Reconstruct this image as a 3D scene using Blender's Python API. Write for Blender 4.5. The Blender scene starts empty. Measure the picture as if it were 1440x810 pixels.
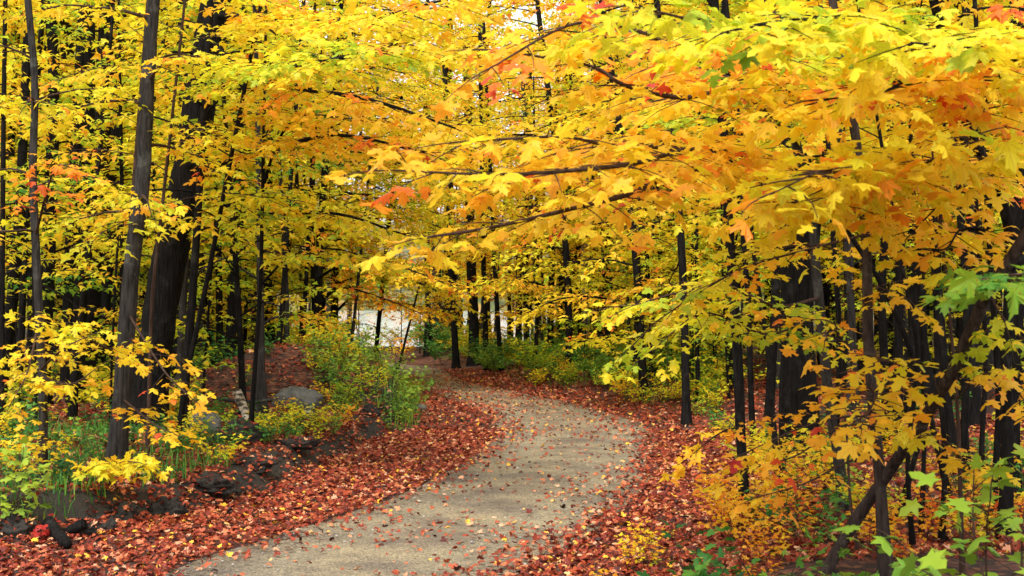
import bpy, math, random
import numpy as np
from mathutils import Vector, noise
random.seed(11)
rng = np.random.default_rng(11)
R = math.radians
scene = bpy.context.scene
C = scene.collection

# ---------------------------------------------------------------- camera, sky, sun, exposure
CAM_Z = 2.2
F = 2000.0                      # focal length in photo pixels (50 mm on 36 mm, 1440 px)
HORIZON = 425.0
cam_d = bpy.data.cameras.new("camera"); cam = bpy.data.objects.new("camera", cam_d); C.objects.link(cam)
cam_d.lens = 50; cam_d.sensor_width = 36; cam_d.clip_start = 0.1; cam_d.clip_end = 6000
cam.location = (0, 0, CAM_Z); cam.rotation_euler = (R(90) + math.atan(20 / F), 0, 0)
cam_d.dof.use_dof = True; cam_d.dof.focus_distance = 20; cam_d.dof.aperture_fstop = 5.6
scene.camera = cam

SUN_EL, SUN_AZ = 55.0, 200.0     # azimuth clockwise from +Y
w = bpy.data.worlds.new("World"); scene.world = w; w.use_nodes = True
nt = w.node_tree; nt.nodes.clear()
sky = nt.nodes.new("ShaderNodeTexSky"); sky.sky_type = 'NISHITA'; sky.sun_disc = False
sky.sun_elevation = R(SUN_EL); sky.sun_rotation = R(SUN_AZ); sky.dust_density = 3; sky.ozone_density = 1.0
hs = nt.nodes.new("ShaderNodeHueSaturation"); hs.inputs['Saturation'].default_value = 0.18
hs.inputs['Value'].default_value = 1.3
bg = nt.nodes.new("ShaderNodeBackground"); bg.inputs['Strength'].default_value = 0.15
wo = nt.nodes.new("ShaderNodeOutputWorld")
nt.links.new(sky.outputs[0], hs.inputs['Color']); nt.links.new(hs.outputs[0], bg.inputs[0]); nt.links.new(bg.outputs[0], wo.inputs[0])
sd = bpy.data.lights.new("sun", 'SUN'); sd.energy = 1.5; sd.angle = R(14); sd.color = (1.0, 0.95, 0.86)
sun = bpy.data.objects.new("sun", sd); C.objects.link(sun)
az = R(SUN_AZ); el = R(SUN_EL)
sdir = Vector((math.sin(az) * math.cos(el), math.cos(az) * math.cos(el), math.sin(el)))
sun.rotation_euler = sdir.to_track_quat('Z', 'Y').to_euler(); sun.location = (0, 0, 60)
scene.view_settings.view_transform = 'Standard'; scene.view_settings.look = 'None'
scene.view_settings.exposure = 0.95; scene.view_settings.gamma = 1.0
cy = scene.cycles
cy.max_bounces = 6; cy.diffuse_bounces = 3; cy.glossy_bounces = 2; cy.transmission_bounces = 4
cy.use_denoising = True; cy.caustics_reflective = False; cy.caustics_refractive = False

# ---------------------------------------------------------------- helpers
def P(px, py, d):
    """photo pixel at a distance -> a point of the place"""
    return np.array([(px - 720) / F * d, d, CAM_Z + (HORIZON - py) / F * d])
def to_px(p):
    p = np.asarray(p); y = np.maximum(p[..., 1], .1)
    return 720 + p[..., 0] / y * F, HORIZON - (p[..., 2] - CAM_Z) / y * F
def sstep(a, b, x):
    t = np.clip((x - a) / (b - a), 0, 1); return t * t * (3 - 2 * t)
def unit(v):
    v = np.asarray(v, float); return v / (np.linalg.norm(v, axis=-1, keepdims=True) + 1e-9)

_T = rng.random((64, 64))
def vnoise(x, y, s=1.0):
    x = np.asarray(x) / s + 1000; y = np.asarray(y) / s + 1000
    xi = np.floor(x).astype(int); yi = np.floor(y).astype(int)
    fx = x - xi; fy = y - yi; fx = fx * fx * (3 - 2 * fx); fy = fy * fy * (3 - 2 * fy)
    g = lambda a, b: _T[a % 64, b % 64]
    return (g(xi, yi) * (1 - fx) + g(xi + 1, yi) * fx) * (1 - fy) + (g(xi, yi + 1) * (1 - fx) + g(xi + 1, yi + 1) * fx) * fy
def fbm(x, y, s=1.0, o=4):
    r = 0; a = .5
    for i in range(o):
        r = r + a * (vnoise(x + 17 * i, y + 31 * i, s) - .5); s /= 2.1; a *= .5
    return r

def mesh_from(name, V, Fc, mats=(), attr=None, smooth=False, mat_idx=None, link=True, per_face=None):
    """V (n,3) verts, Fc (m,3) or (m,4) faces"""
    V = np.asarray(V, np.float32); Fc = np.asarray(Fc, np.int32)
    m = bpy.data.meshes.new(name); k = Fc.shape[1]
    m.vertices.add(len(V)); m.vertices.foreach_set("co", V.ravel())
    m.loops.add(Fc.size); m.loops.foreach_set("vertex_index", Fc.ravel())
    m.polygons.add(len(Fc)); m.polygons.foreach_set("loop_start", np.arange(0, Fc.size, k, dtype=np.int32))
    m.polygons.foreach_set("loop_total", np.full(len(Fc), k, np.int32))
    if attr is not None:
        a = m.attributes.new("hue", 'FLOAT', 'FACE'); a.data.foreach_set("value", np.asarray(attr, np.float32))
    m.update(calc_edges=True)
    m.polygons.foreach_set("use_smooth", np.full(len(Fc), bool(smooth)))
    for q in mats: m.materials.append(q)
    return m
def link(name, data, parent=None, loc=None, color=None, **props):
    o = bpy.data.objects.new(name, data); C.objects.link(o)
    if parent is not None: o.parent = parent
    if loc is not None: o.location = [float(c) for c in loc]
    if color is not None: o.color = color
    for k, v in props.items():
        if v: o[k] = v
    return o
def thing(name, label, cat, loc, group=None):
    return link(name, None, loc=loc, label=label, category=cat, group=group)

class Tubes:
    """bark tubes gathered into one quad mesh"""
    def __init__(s): s.V = []; s.F = []; s.n = 0
    def tube(s, pts, rad, sides=6, rough=0.0, cap=True):
        pts = np.asarray(pts, float); rad = np.broadcast_to(np.asarray(rad, float), (len(pts),))
        t = np.gradient(pts, axis=0); t = unit(t)
        ref = np.array([1., 0, 0]) if abs(t[0][0]) < .8 else np.array([0, 1., 0])
        u = unit(ref - (t @ ref)[:, None] * t); v = np.cross(t, u)
        a = np.arange(sides) / sides * 2 * math.pi
        rr = rad[:, None] * (1 + rough * (rng.random((len(pts), sides)) - .5))
        ring = pts[:, None, :] + (np.cos(a)[None, :, None] * u[:, None, :] + np.sin(a)[None, :, None] * v[:, None, :]) * rr[..., None]
        n = len(pts); s.V.append(ring.reshape(-1, 3))
        i = np.arange(n - 1)[:, None] * sides; j = np.arange(sides)[None, :]; j2 = (j + 1) % sides
        s.F.append((np.stack([i + j, i + j2, i + sides + j2, i + sides + j], -1).reshape(-1, 4)) + s.n)
        s.n += n * sides
        if cap:
            b = s.n - sides; s.V.append(pts[-1][None] + t[-1] * rad[-1]); 
            s.F.append(np.array([[b + q, b + (q + 1) % sides, s.n, s.n] for q in range(sides)])[:, [0, 1, 2, 2]]); s.n += 1
    def mesh(s, name, mats, origin=(0, 0, 0)):
        V = np.concatenate(s.V) - np.asarray(origin); Fq = np.concatenate(s.F)
        # triangles (repeated index) are split off
        tri = Fq[:, 2] == Fq[:, 3]
        q = Fq[~tri]; t3 = Fq[tri][:, :3]
        allt = np.concatenate([q[:, [0, 1, 2]], q[:, [0, 2, 3]], t3])
        return mesh_from(name, V, allt, mats, smooth=True)

def smooth_path(pts, n):
    """Catmull-Rom through the given points"""
    p = np.asarray(pts, float)
    if len(p) == 2: return p[0] + (p[1] - p[0]) * np.linspace(0, 1, n)[:, None]
    e = np.vstack([2 * p[0] - p[1], p, 2 * p[-1] - p[-2]])
    u = np.linspace(0, len(p) - 1 - 1e-6, n); i = u.astype(int); f = (u - i)[:, None]
    a, b, c, d = e[i], e[i + 1], e[i + 2], e[i + 3]
    return .5 * (2 * b + (c - a) * f + (2 * a - 5 * b + 4 * c - d) * f ** 2 + (3 * b - a - 3 * c + d) * f ** 3)

# leaf outlines: x across, y from the stalk (0,0) to the tip (0,1), z out of the blade
def fan(outline, centre, stalk=False):
    n = len(outline); V = [tuple(centre)] + [tuple(o) for o in outline]
    Fc = [(0, i + 1, (i + 1) % n + 1) for i in range(n)]
    if stalk:
        k = len(V); V += [(-.012, 0, 0), (.012, 0, 0), (0, -.55, .10)]; Fc.append((k, k + 2, k + 1))
    return np.array(V, float), np.array(Fc)
def mirror(h):     # h: right half from base to tip (x>=0)
    return list(h) + [(-x, y, z) for x, y, z in reversed(h) if x > 1e-6]
L0h = [(0, 0, 0), (.16, -.10, -.03), (.34, -.08, -.07), (.27, .06, -.03), (.40, .17, -.07), (.62, .24, -.13), (.52, .36, -.08), (.56, .50, -.12),
       (.36, .46, -.05), (.20, .44, -.02), (.24, .62, -.04), (.30, .76, -.07), (.16, .76, -.05), (0, 1.0, -.12)]
L1h = [(0, 0, 0), (.34, -.10, -.06), (.24, .12, -.03), (.60, .34, -.11), (.20, .44, -.02), (.26, .72, -.05), (0, 1.0, -.1)]
L2h = [(0, 0, 0), (.48, .14, -.08), (.22, .42, 0), (0, 1.0, -.1)]
LEAF0 = fan(mirror(L0h), (0, .28, .03), True)
LEAF1 = fan(mirror(L1h), (0, .3, .03))
v2 = np.array(mirror(L2h)); LEAF2 = (v2, np.array([(0, 1, 2), (0, 2, 3), (0, 3, 4), (0, 4, 5)]))
LEAF3 = (np.array([(0, -.05, 0), (.45, .4, -.08), (0, 1, -.1), (-.45, .4, -.08)]), np.array([(0, 1, 2), (0, 2, 3)]))
def leaf_frames(d, nrm):
    d = unit(d); nrm = nrm - (nrm * d).sum(-1, keepdims=True) * d; nrm = unit(nrm)
    return d, nrm, np.cross(d, nrm)
def leaves_mesh(name, L, tpl, mats, origin=(0, 0, 0)):
    """L = dict pos dir nrm size hue"""
    TV, TF = tpl
    d, n, s = leaf_frames(L['dir'], L['nrm']); sz = L['size'][:, None, None]
    bend = L.get('bend'); z = TV[None, :, 2:3] * (1 if bend is None else bend[:, None, None])
    V = (L['pos'] - np.asarray(origin))[:, None, :] + sz * (TV[None, :, 0:1] * s[:, None] + TV[None, :, 1:2] * d[:, None] + z * n[:, None])
    N, k = len(L['pos']), len(TV)
    Fc = (TF[None] + (np.arange(N) * k)[:, None, None]).reshape(-1, 3)
    return mesh_from(name, V.reshape(-1, 3), Fc, mats, attr=np.repeat(L['hue'], len(TF)))
def cat_leaves(Ls):
    return {k: np.concatenate([l[k] for l in Ls]) for k in Ls[0]}
def sub_leaves(L, m): return {k: v[m] for k, v in L.items()}

# ---------------------------------------------------------------- materials
def new_mat(name):
    m = bpy.data.materials.new(name); m.use_nodes = True; n = m.node_tree; n.nodes.clear()
    o = n.nodes.new("ShaderNodeOutputMaterial"); return m, n, o
def N(n, t, **kw):
    x = n.nodes.new(t)
    for k, v in kw.items():
        if k in x.inputs.keys() if isinstance(k, str) else False: x.inputs[k].default_value = v
        else: setattr(x, k, v)
    return x
def ramp(n, stops, interp='LINEAR'):
    r = n.nodes.new("ShaderNodeValToRGB"); e = r.color_ramp.elements; r.color_ramp.interpolation = interp
    while len(e) < len(stops): e.new(0.5)
    for i, (p, c) in enumerate(stops): e[i].position = p; e[i].color = (*c, 1)
    return r
def leaf_material(name, stops, trans=0.45, rough=0.5):
    m, n, o = new_mat(name)
    at = N(n, "ShaderNodeAttribute", attribute_name="hue"); oi = n.nodes.new("ShaderNodeObjectInfo")
    sep = n.nodes.new("ShaderNodeSeparateColor"); n.links.new(oi.outputs['Color'], sep.inputs[0])
    add = N(n, "ShaderNodeMath", operation='ADD'); n.links.new(at.outputs['Fac'], add.inputs[0]); n.links.new(sep.outputs[0], add.inputs[1])
    tc = n.nodes.new("ShaderNodeTexCoord"); nz = N(n, "ShaderNodeTexNoise", Scale=38.0, Detail=3.0); n.links.new(tc.outputs['Object'], nz.inputs['Vector'])
    ma = N(n, "ShaderNodeMath", operation='MULTIPLY_ADD'); n.links.new(nz.outputs['Fac'], ma.inputs[0]); ma.inputs[1].default_value = .12
    sb = N(n, "ShaderNodeMath", operation='SUBTRACT'); n.links.new(add.outputs[0], sb.inputs[0]); sb.inputs[1].default_value = .06
    n.links.new(sb.outputs[0], ma.inputs[2])
    r = ramp(n, stops); n.links.new(ma.outputs[0], r.inputs[0])
    b = N(n, "ShaderNodeBsdfPrincipled"); b.inputs['Roughness'].default_value = rough; b.inputs['Specular IOR Level'].default_value = .3
    t = n.nodes.new("ShaderNodeBsdfTranslucent"); mx = n.nodes.new("ShaderNodeMixShader"); mx.inputs[0].default_value = trans
    n.links.new(r.outputs[0], b.inputs['Base Color']); n.links.new(r.outputs[0], t.inputs['Color'])
    n.links.new(b.outputs[0], mx.inputs[1]); n.links.new(t.outputs[0], mx.inputs[2]); n.links.new(mx.outputs[0], o.inputs[0])
    return m
M_LEAF = leaf_material("maple_leaf", [(0, (.02, .10, .03)), (.14, (.07, .26, .03)), (.28, (.42, .56, .03)), (.42, (.86, .75, .03)), (.58, (.97, .60, .03)),
                                     (.76, (.92, .31, .025)), (.9, (.72, .09, .03)), (1, (.48, .03, .03))], .56)
def add_veins(m):
    m = m.copy(); m.name = "maple_leaf_veined"; n = m.node_tree; mixs = [q for q in n.nodes if q.type == 'VALTORGB'][0]
    tc = n.nodes.new("ShaderNodeTexCoord"); sp = n.nodes.new("ShaderNodeSeparateXYZ"); n.links.new(tc.outputs['Object'], sp.inputs[0])
    at = N(n, "ShaderNodeMath", operation='ARCTAN2'); n.links.new(sp.outputs[0], at.inputs[0]); n.links.new(sp.outputs[1], at.inputs[1])
    pp = N(n, "ShaderNodeMath", operation='PINGPONG'); n.links.new(at.outputs[0], pp.inputs[0]); pp.inputs[1].default_value = .37
    ln = N(n, "ShaderNodeVectorMath", operation='LENGTH'); n.links.new(tc.outputs['Object'], ln.inputs[0])
    mu = N(n, "ShaderNodeMath", operation='MULTIPLY'); n.links.new(pp.outputs[0], mu.inputs[0]); n.links.new(ln.outputs['Value'], mu.inputs[1])
    vr = ramp(n, [(0, (1, 1, 1)), (.028, (0, 0, 0))]); n.links.new(mu.outputs[0], vr.inputs[0])
    mk = N(n, "ShaderNodeMath", operation='MULTIPLY'); n.links.new(vr.outputs[0], mk.inputs[0]); mk.inputs[1].default_value = .45
    mx = n.nodes.new("ShaderNodeMixRGB"); mx.inputs[2].default_value = (.45, .30, .04, 1); n.links.new(mk.outputs[0], mx.inputs[0]); n.links.new(mixs.outputs[0], mx.inputs[1])
    sn = N(n, "ShaderNodeTexNoise", Scale=5.0, Detail=4.0); n.links.new(tc.outputs['Object'], sn.inputs['Vector'])
    oi = n.nodes.new("ShaderNodeObjectInfo"); va = N(n, "ShaderNodeVectorMath", operation='ADD'); n.links.new(tc.outputs['Object'], va.inputs[0]); n.links.new(oi.outputs['Random'], va.inputs[1]); n.links.new(va.outputs[0], sn.inputs['Vector'])
    sr = ramp(n, [(.62, (0, 0, 0)), (.70, (1, 1, 1))]); n.links.new(sn.outputs['Fac'], sr.inputs[0])
    sk = N(n, "ShaderNodeMath", operation='MULTIPLY'); n.links.new(sr.outputs[0], sk.inputs[0]); sk.inputs[1].default_value = .7
    m2 = n.nodes.new("ShaderNodeMixRGB"); m2.inputs[2].default_value = (.30, .11, .02, 1); n.links.new(sk.outputs[0], m2.inputs[0]); n.links.new(mx.outputs[0], m2.inputs[1])
    for q in n.nodes:
        if q.type == 'BSDF_PRINCIPLED': n.links.new(m2.outputs[0], q.inputs['Base Color'])
        if q.type == 'BSDF_TRANSLUCENT': n.links.new(m2.outputs[0], q.inputs['Color'])
    return m
M_VEIN = add_veins(M_LEAF)
M_GREEN = leaf_material("green_leaf", [(0, (.01, .045, .015)), (.3, (.02, .12, .03)), (.6, (.07, .24, .03)), (1, (.32, .42, .03))], .35)
M_LITTER = leaf_material("fallen_leaf", [(0, (.02, .007, .005)), (.25, (.12, .014, .008)), (.5, (.26, .032, .012)), (.66, (.38, .075, .025)), (.8, (.56, .21, .09)), (.92, (.62, .36, .22)), (1, (.80, .42, .03))], .10, .6)

def bark_material(name, dark, light, lich=(.2, .21, .18), lichen=.25):
    m, n, o = new_mat(name)
    tc = n.nodes.new("ShaderNodeTexCoord"); mp = n.nodes.new("ShaderNodeMapping"); mp.inputs['Scale'].default_value = (1, 1, .16)
    n.links.new(tc.outputs['Object'], mp.inputs[0])
    a = N(n, "ShaderNodeTexNoise", Scale=26.0, Detail=8.0, Roughness=.65); n.links.new(mp.outputs[0], a.inputs['Vector'])
    v = N(n, "ShaderNodeTexVoronoi", Scale=20.0, feature='DISTANCE_TO_EDGE'); n.links.new(mp.outputs[0], v.inputs['Vector'])
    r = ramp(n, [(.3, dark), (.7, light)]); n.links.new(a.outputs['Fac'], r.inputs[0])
    b2 = N(n, "ShaderNodeTexNoise", Scale=3.5, Detail=5.0, Roughness=.7); n.links.new(tc.outputs['Object'], b2.inputs['Vector'])
    r2 = ramp(n, [(.55, (0, 0, 0)), (.68, (1, 1, 1))]); n.links.new(b2.outputs['Fac'], r2.inputs[0])
    mu = N(n, "ShaderNodeMath", operation='MULTIPLY'); n.links.new(r2.outputs[0], mu.inputs[0]); mu.inputs[1].default_value = lichen
    mx = N(n, "ShaderNodeMixRGB"); n.links.new(mu.outputs[0], mx.inputs[0]); n.links.new(r.outputs[0], mx.inputs[1]); mx.inputs[2].default_value = (*lich, 1)
    bs = N(n, "ShaderNodeBsdfPrincipled"); bs.inputs['Roughness'].default_value = .9; bs.inputs['Specular IOR Level'].default_value = .06
    n.links.new(mx.outputs[0], bs.inputs['Base Color'])
    ad = N(n, "ShaderNodeMath", operation='ADD'); n.links.new(a.outputs['Fac'], ad.inputs[0]); n.links.new(v.outputs['Distance'], ad.inputs[1])
    bp = n.nodes.new("ShaderNodeBump"); bp.inputs['Strength'].default_value = .9; bp.inputs['Distance'].default_value = .03
    n.links.new(ad.outputs[0], bp.inputs['Height']); n.links.new(bp.outputs[0], bs.inputs['Normal']); n.links.new(bs.outputs[0], o.inputs[0])
    return m
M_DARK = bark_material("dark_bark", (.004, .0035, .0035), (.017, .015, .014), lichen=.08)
M_GREY = bark_material("grey_bark", (.012, .011, .010), (.062, .056, .052), lichen=.30)
M_RED = bark_material("reddish_bark", (.015, .011, .010), (.085, .063, .055), lichen=.35)
M_TWIG = bark_material("twig_bark", (.03, .018, .014), (.10, .06, .045), lichen=.1)
M_BIRCH = bark_material("pale_bark", (.16, .15, .14), (.5, .48, .44), lich=(.03, .025, .02), lichen=.8)

def ground_material():
    m, n, o = new_mat("forest_floor")
    tc = n.nodes.new("ShaderNodeTexCoord")
    v = N(n, "ShaderNodeTexVoronoi", Scale=14.0); n.links.new(tc.outputs['Object'], v.inputs['Vector'])
    w1 = N(n, "ShaderNodeTexNoise", Scale=.9, Detail=8.0, Roughness=.65); n.links.new(tc.outputs['Object'], w1.inputs['Vector'])
    sp = n.nodes.new("ShaderNodeSeparateColor"); n.links.new(v.outputs['Color'], sp.inputs[0])
    rl = ramp(n, [(0, (.012, .006, .004)), (.4, (.05, .012, .007)), (.7, (.12, .028, .012)), (1, (.22, .09, .04))]); n.links.new(sp.outputs[0], rl.inputs[0])
    rs = ramp(n, [(.35, (.012, .010, .007)), (.6, (.035, .026, .018))]); n.links.new(w1.outputs['Fac'], rs.inputs[0])
    at = N(n, "ShaderNodeAttribute", attribute_name="soil")
    mx = n.nodes.new("ShaderNodeMixRGB"); n.links.new(at.outputs['Fac'], mx.inputs[0]); n.links.new(rl.outputs[0], mx.inputs[1]); n.links.new(rs.outputs[0], mx.inputs[2])
    far = N(n, "ShaderNodeAttribute", attribute_name="far")
    nf = N(n, "ShaderNodeTexNoise", Scale=.09, Detail=9.0, Roughness=.7); n.links.new(tc.outputs['Object'], nf.inputs['Vector'])
    rf = ramp(n, [(.35, (.02, .045, .02)), (.5, (.08, .09, .02)), (.62, (.30, .17, .03)), (.75, (.25, .07, .02))]); n.links.new(nf.outputs['Fac'], rf.inputs[0])
    m2 = n.nodes.new("ShaderNodeMixRGB"); n.links.new(far.outputs['Fac'], m2.inputs[0]); n.links.new(mx.outputs[0], m2.inputs[1]); n.links.new(rf.outputs[0], m2.inputs[2])
    b = N(n, "ShaderNodeBsdfPrincipled"); b.inputs['Roughness'].default_value = .9
    n.links.new(m2.outputs[0], b.inputs['Base Color'])
    nb = N(n, "ShaderNodeTexNoise", Scale=22.0, Detail=8.0, Roughness=.7); n.links.new(tc.outputs['Object'], nb.inputs['Vector'])
    bp = n.nodes.new("ShaderNodeBump"); bp.inputs['Strength'].default_value = 1; bp.inputs['Distance'].default_value = .05
    n.links.new(nb.outputs['Fac'], bp.inputs['Height']); n.links.new(bp.outputs[0], b.inputs['Normal']); n.links.new(b.outputs[0], o.inputs[0])
    return m
def road_material():
    m, n, o = new_mat("gravel")
    tc = n.nodes.new("ShaderNodeTexCoord")
    a = N(n, "ShaderNodeTexNoise", Scale=1.1, Detail=7.0, Roughness=.6); n.links.new(tc.outputs['Object'], a.inputs['Vector'])
    r = ramp(n, [(.34, (.10, .078, .062)), (.5, (.185, .15, .10)), (.66, (.29, .24, .145))]); n.links.new(a.outputs['Fac'], r.inputs[0])
    v = N(n, "ShaderNodeTexVoronoi", Scale=55.0); n.links.new(tc.outputs['Object'], v.inputs['Vector'])
    sp = n.nodes.new("ShaderNodeSeparateColor"); n.links.new(v.outputs['Color'], sp.inputs[0])
    rv = ramp(n, [(0, (.45, .43, .42)), (.5, (.95, .93, .9)), (1, (1.7, 1.62, 1.55))]); n.links.new(sp.outputs[0], rv.inputs[0])
    tk = N(n, "ShaderNodeAttribute", attribute_name="track"); tn = N(n, "ShaderNodeMath", operation='MULTIPLY'); n.links.new(tk.outputs['Fac'], tn.inputs[0]); n.links.new(a.outputs['Fac'], tn.inputs[1])
    tm = n.nodes.new("ShaderNodeMixRGB"); n.links.new(tn.outputs[0], tm.inputs[0]); n.links.new(r.outputs[0], tm.inputs[1]); tm.inputs[2].default_value = (.27, .235, .15, 1)
    mu = N(n, "ShaderNodeMixRGB", blend_type='MULTIPLY'); mu.inputs[0].default_value = .75
    n.links.new(tm.outputs[0], mu.inputs[1]); n.links.new(rv.outputs[0], mu.inputs[2])
    b = N(n, "ShaderNodeBsdfPrincipled"); b.inputs['Roughness'].default_value = .85; n.links.new(mu.outputs[0], b.inputs['Base Color'])
    nb = N(n, "ShaderNodeTexNoise", Scale=60.0, Detail=6.0, Roughness=.75); n.links.new(tc.outputs['Object'], nb.inputs['Vector'])
    ad = N(n, "ShaderNodeMath", operation='SUBTRACT'); n.links.new(nb.outputs['Fac'], ad.inputs[0]); n.links.new(v.outputs['Distance'], ad.inputs[1])
    bp = n.nodes.new("ShaderNodeBump"); bp.inputs['Strength'].default_value = .9; bp.inputs['Distance'].default_value = .015
    n.links.new(ad.outputs[0], bp.inputs['Height']); n.links.new(bp.outputs[0], b.inputs['Normal']); n.links.new(b.outputs[0], o.inputs[0])
    return m
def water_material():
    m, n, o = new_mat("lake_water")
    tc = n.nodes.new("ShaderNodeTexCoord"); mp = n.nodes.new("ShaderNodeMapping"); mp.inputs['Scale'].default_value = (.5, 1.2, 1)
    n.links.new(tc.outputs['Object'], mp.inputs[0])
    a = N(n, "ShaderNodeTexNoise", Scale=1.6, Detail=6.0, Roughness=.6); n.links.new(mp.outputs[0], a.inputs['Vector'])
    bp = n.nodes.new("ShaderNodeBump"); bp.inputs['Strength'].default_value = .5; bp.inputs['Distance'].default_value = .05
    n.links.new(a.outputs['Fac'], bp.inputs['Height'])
    b = N(n, "ShaderNodeBsdfPrincipled"); b.inputs['Base Color'].default_value = (.72, .75, .77, 1); b.inputs['Roughness'].default_value = .08  # near-white base colour: sky glare on the lake painted into the water
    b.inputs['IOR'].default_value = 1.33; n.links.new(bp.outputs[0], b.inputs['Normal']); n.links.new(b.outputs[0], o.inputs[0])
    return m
def rock_material(name, c1, c2):
    m, n, o = new_mat(name)
    tc = n.nodes.new("ShaderNodeTexCoord"); a = N(n, "ShaderNodeTexNoise", Scale=5.0, Detail=9.0, Roughness=.7); n.links.new(tc.outputs['Object'], a.inputs['Vector'])
    r = ramp(n, [(.35, c1), (.65, c2)]); n.links.new(a.outputs['Fac'], r.inputs[0])
    b = N(n, "ShaderNodeBsdfPrincipled"); b.inputs['Roughness'].default_value = .9; n.links.new(r.outputs[0], b.inputs['Base Color'])
    bp = n.nodes.new("ShaderNodeBump"); bp.inputs['Strength'].default_value = .8; bp.inputs['Distance'].default_value = .05
    n.links.new(a.outputs['Fac'], bp.inputs['Height']); n.links.new(bp.outputs[0], b.inputs['Normal']); n.links.new(b.outputs[0], o.inputs[0])
    return m
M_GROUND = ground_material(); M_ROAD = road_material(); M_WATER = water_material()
M_ROCK = rock_material("grey_rock", (.05, .052, .048), (.15, .145, .13)); M_SOIL = rock_material("dark_soil", (.006, .005, .004), (.03, .024, .018))
M_PEB = rock_material("pebble_stone", (.16, .14, .13), (.42, .39, .34))

# ---------------------------------------------------------------- road line, terrain
def gp(px, py): # pixel on the flat road plane
    d = F * CAM_Z / (py - HORIZON); return ((px - 720) / F * d, d)
LE = [(-4.6, -12), (-4.2, -2), (-3.6, 5)] + [gp(*q) for q in [(218, 812), (375, 757), (492, 720), (585, 685), (655, 648), (692, 615), (696, 598), (682, 580), (648, 565), (608, 551), (585, 540), (568, 531)]] + [(-5.2, 45.5), (-9, 48.5), (-18, 51), (-34, 53)]
RE = [(-2.2, -12), (-2.0, -2), (-1.3, 5)] + [gp(*q) for q in [(722, 812), (800, 770), (858, 732), (898, 695), (924, 660), (934, 632), (924, 610), (890, 592), (836, 575), (774, 561), (714, 549), (664, 539), (642, 531)]] + [(-2.6, 47.5), (-5, 51.5), (-10, 54), (-18, 55), (-34, 57)]
LEs = smooth_path([(x, y, 0) for x, y in LE], 140)[:, :2]; REs = smooth_path([(x, y, 0) for x, y in RE], 140)[:, :2]
def dist_poly(x, y, L):
    x = np.asarray(x, float); y = np.asarray(y, float); best = np.full(x.shape, 1e9)
    for i in range(len(L) - 1):
        a = L[i]; b = L[i + 1]; ab = b - a; t = np.clip(((x - a[0]) * ab[0] + (y - a[1]) * ab[1]) / (ab @ ab), 0, 1)
        best = np.minimum(best, np.hypot(x - a[0] - t * ab[0], y - a[1] - t * ab[1]))
    return best
ROADP = np.vstack([LEs, REs[::-1]])
def inside(x, y):
    x = np.asarray(x, float); y = np.asarray(y, float); c = np.zeros(x.shape, bool); n = len(ROADP)
    for i in range(n):
        x1, y1 = ROADP[i]; x2, y2 = ROADP[(i + 1) % n]
        if y1 == y2: continue
        hit = ((y1 > y) != (y2 > y)) & (x < (x2 - x1) * (y - y1) / (y2 - y1) + x1); c ^= hit
    return c
def road_dist(x, y):
    dl = dist_poly(x, y, LEs); dr = dist_poly(x, y, REs); ins = inside(x, y)
    return ins, dl, dr
LAKE_Z = -1.25
def lake_mask(x, y):
    e = fbm(x, y, 14) * 6
    b = np.minimum(np.minimum(y - 66 - e, x + .16 * y + (y - 66) * .12 + e), .045 * y + (y - 66) * .10 - x + e)
    b = np.minimum(b, 590 - y)
    return sstep(0, 7, b)
def bumpf(x, y, cx, cy_, rx, ry, h): return h * np.exp(-(((x - cx) / rx) ** 2 + ((y - cy_) / ry) ** 2))
def H(x, y, full=False):
    x = np.asarray(x, float); y = np.asarray(y, float)
    ins, dl, dr = road_dist(x, y)
    left = dl < dr
    d = np.where(ins, 0, np.minimum(dl, dr))
    vw = 1.75 + fbm(x, y, 2.2) * .9
    hl = .03 * sstep(0, vw, d) + (.30 + .16 * fbm(x, y, 1.1)) * sstep(vw, vw + .35, d) + .022 * np.maximum(d - 2, 0) * sstep(2, 5, d)
    hr = .04 * sstep(0, 1.2, d) + .22 * sstep(1.1, 2.6, d) + .012 * np.maximum(d - 2, 0)
    h = np.where(left, hl, hr)
    off = sstep(.4, 2.2, d)
    h = h + off * (bumpf(x, y, -4.7, 28.0, 1.7, 3.2, .88) + bumpf(x, y, -3.0, 29, 1.2, 3.2, .42) + fbm(x, y, 3.0) * .30 + fbm(x, y, .7) * .10)
    h = h * (1 - sstep(56, 66, y) * .6)
    lk = lake_mask(x, y); h = h * (1 - lk) + lk * (-3.0)
    far = sstep(560, 1600, y) * 75 + sstep(120, 900, np.abs(x)) * 45
    h = h + far * (1 + fbm(x, y, 180) * .8) * (1 - lk) + 3 * sstep(565, 620, y)
    if full: return h, ins, dl, dr, left, d, vw
    return h
def Hs(x, y): return float(H(np.array([x]), np.array([y]))[0])

def axis(segs):
    out = []
    for a, b, s in segs: out += list(np.arange(a, b, s))
    return np.array(out + [segs[-1][1]])
gx = axis([(-2500, -300, 220), (-300, -60, 24), (-60, -16, 2.2), (-16, -9, .5), (-9, 8, .17), (8, 16, .5), (16, 60, 2.2), (60, 300, 24), (300, 2500, 220)])
gy = axis([(-300, -20, 40), (-20, 6, 1.3), (6, 34, .19), (34, 60, .5), (60, 110, 2), (110, 660, 12), (660, 1000, 60), (1000, 4000, 300)])
GX, GY = np.meshgrid(gx, gy)
hh, ins, dl, dr, left, dd, vw = H(GX, GY, True)
hh = hh - .05 * (np.minimum(dl, dr) > .15) * ins
V = np.stack([GX, GY, hh], -1).reshape(-1, 3); nx = len(gx); ny = len(gy)
i = (np.arange(ny - 1)[:, None] * nx + np.arange(nx - 1)[None]).ravel()
gm = mesh_from("ground", V, np.stack([i, i + 1, i + nx + 1, i + nx], -1), [M_GROUND], smooth=True)
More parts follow.
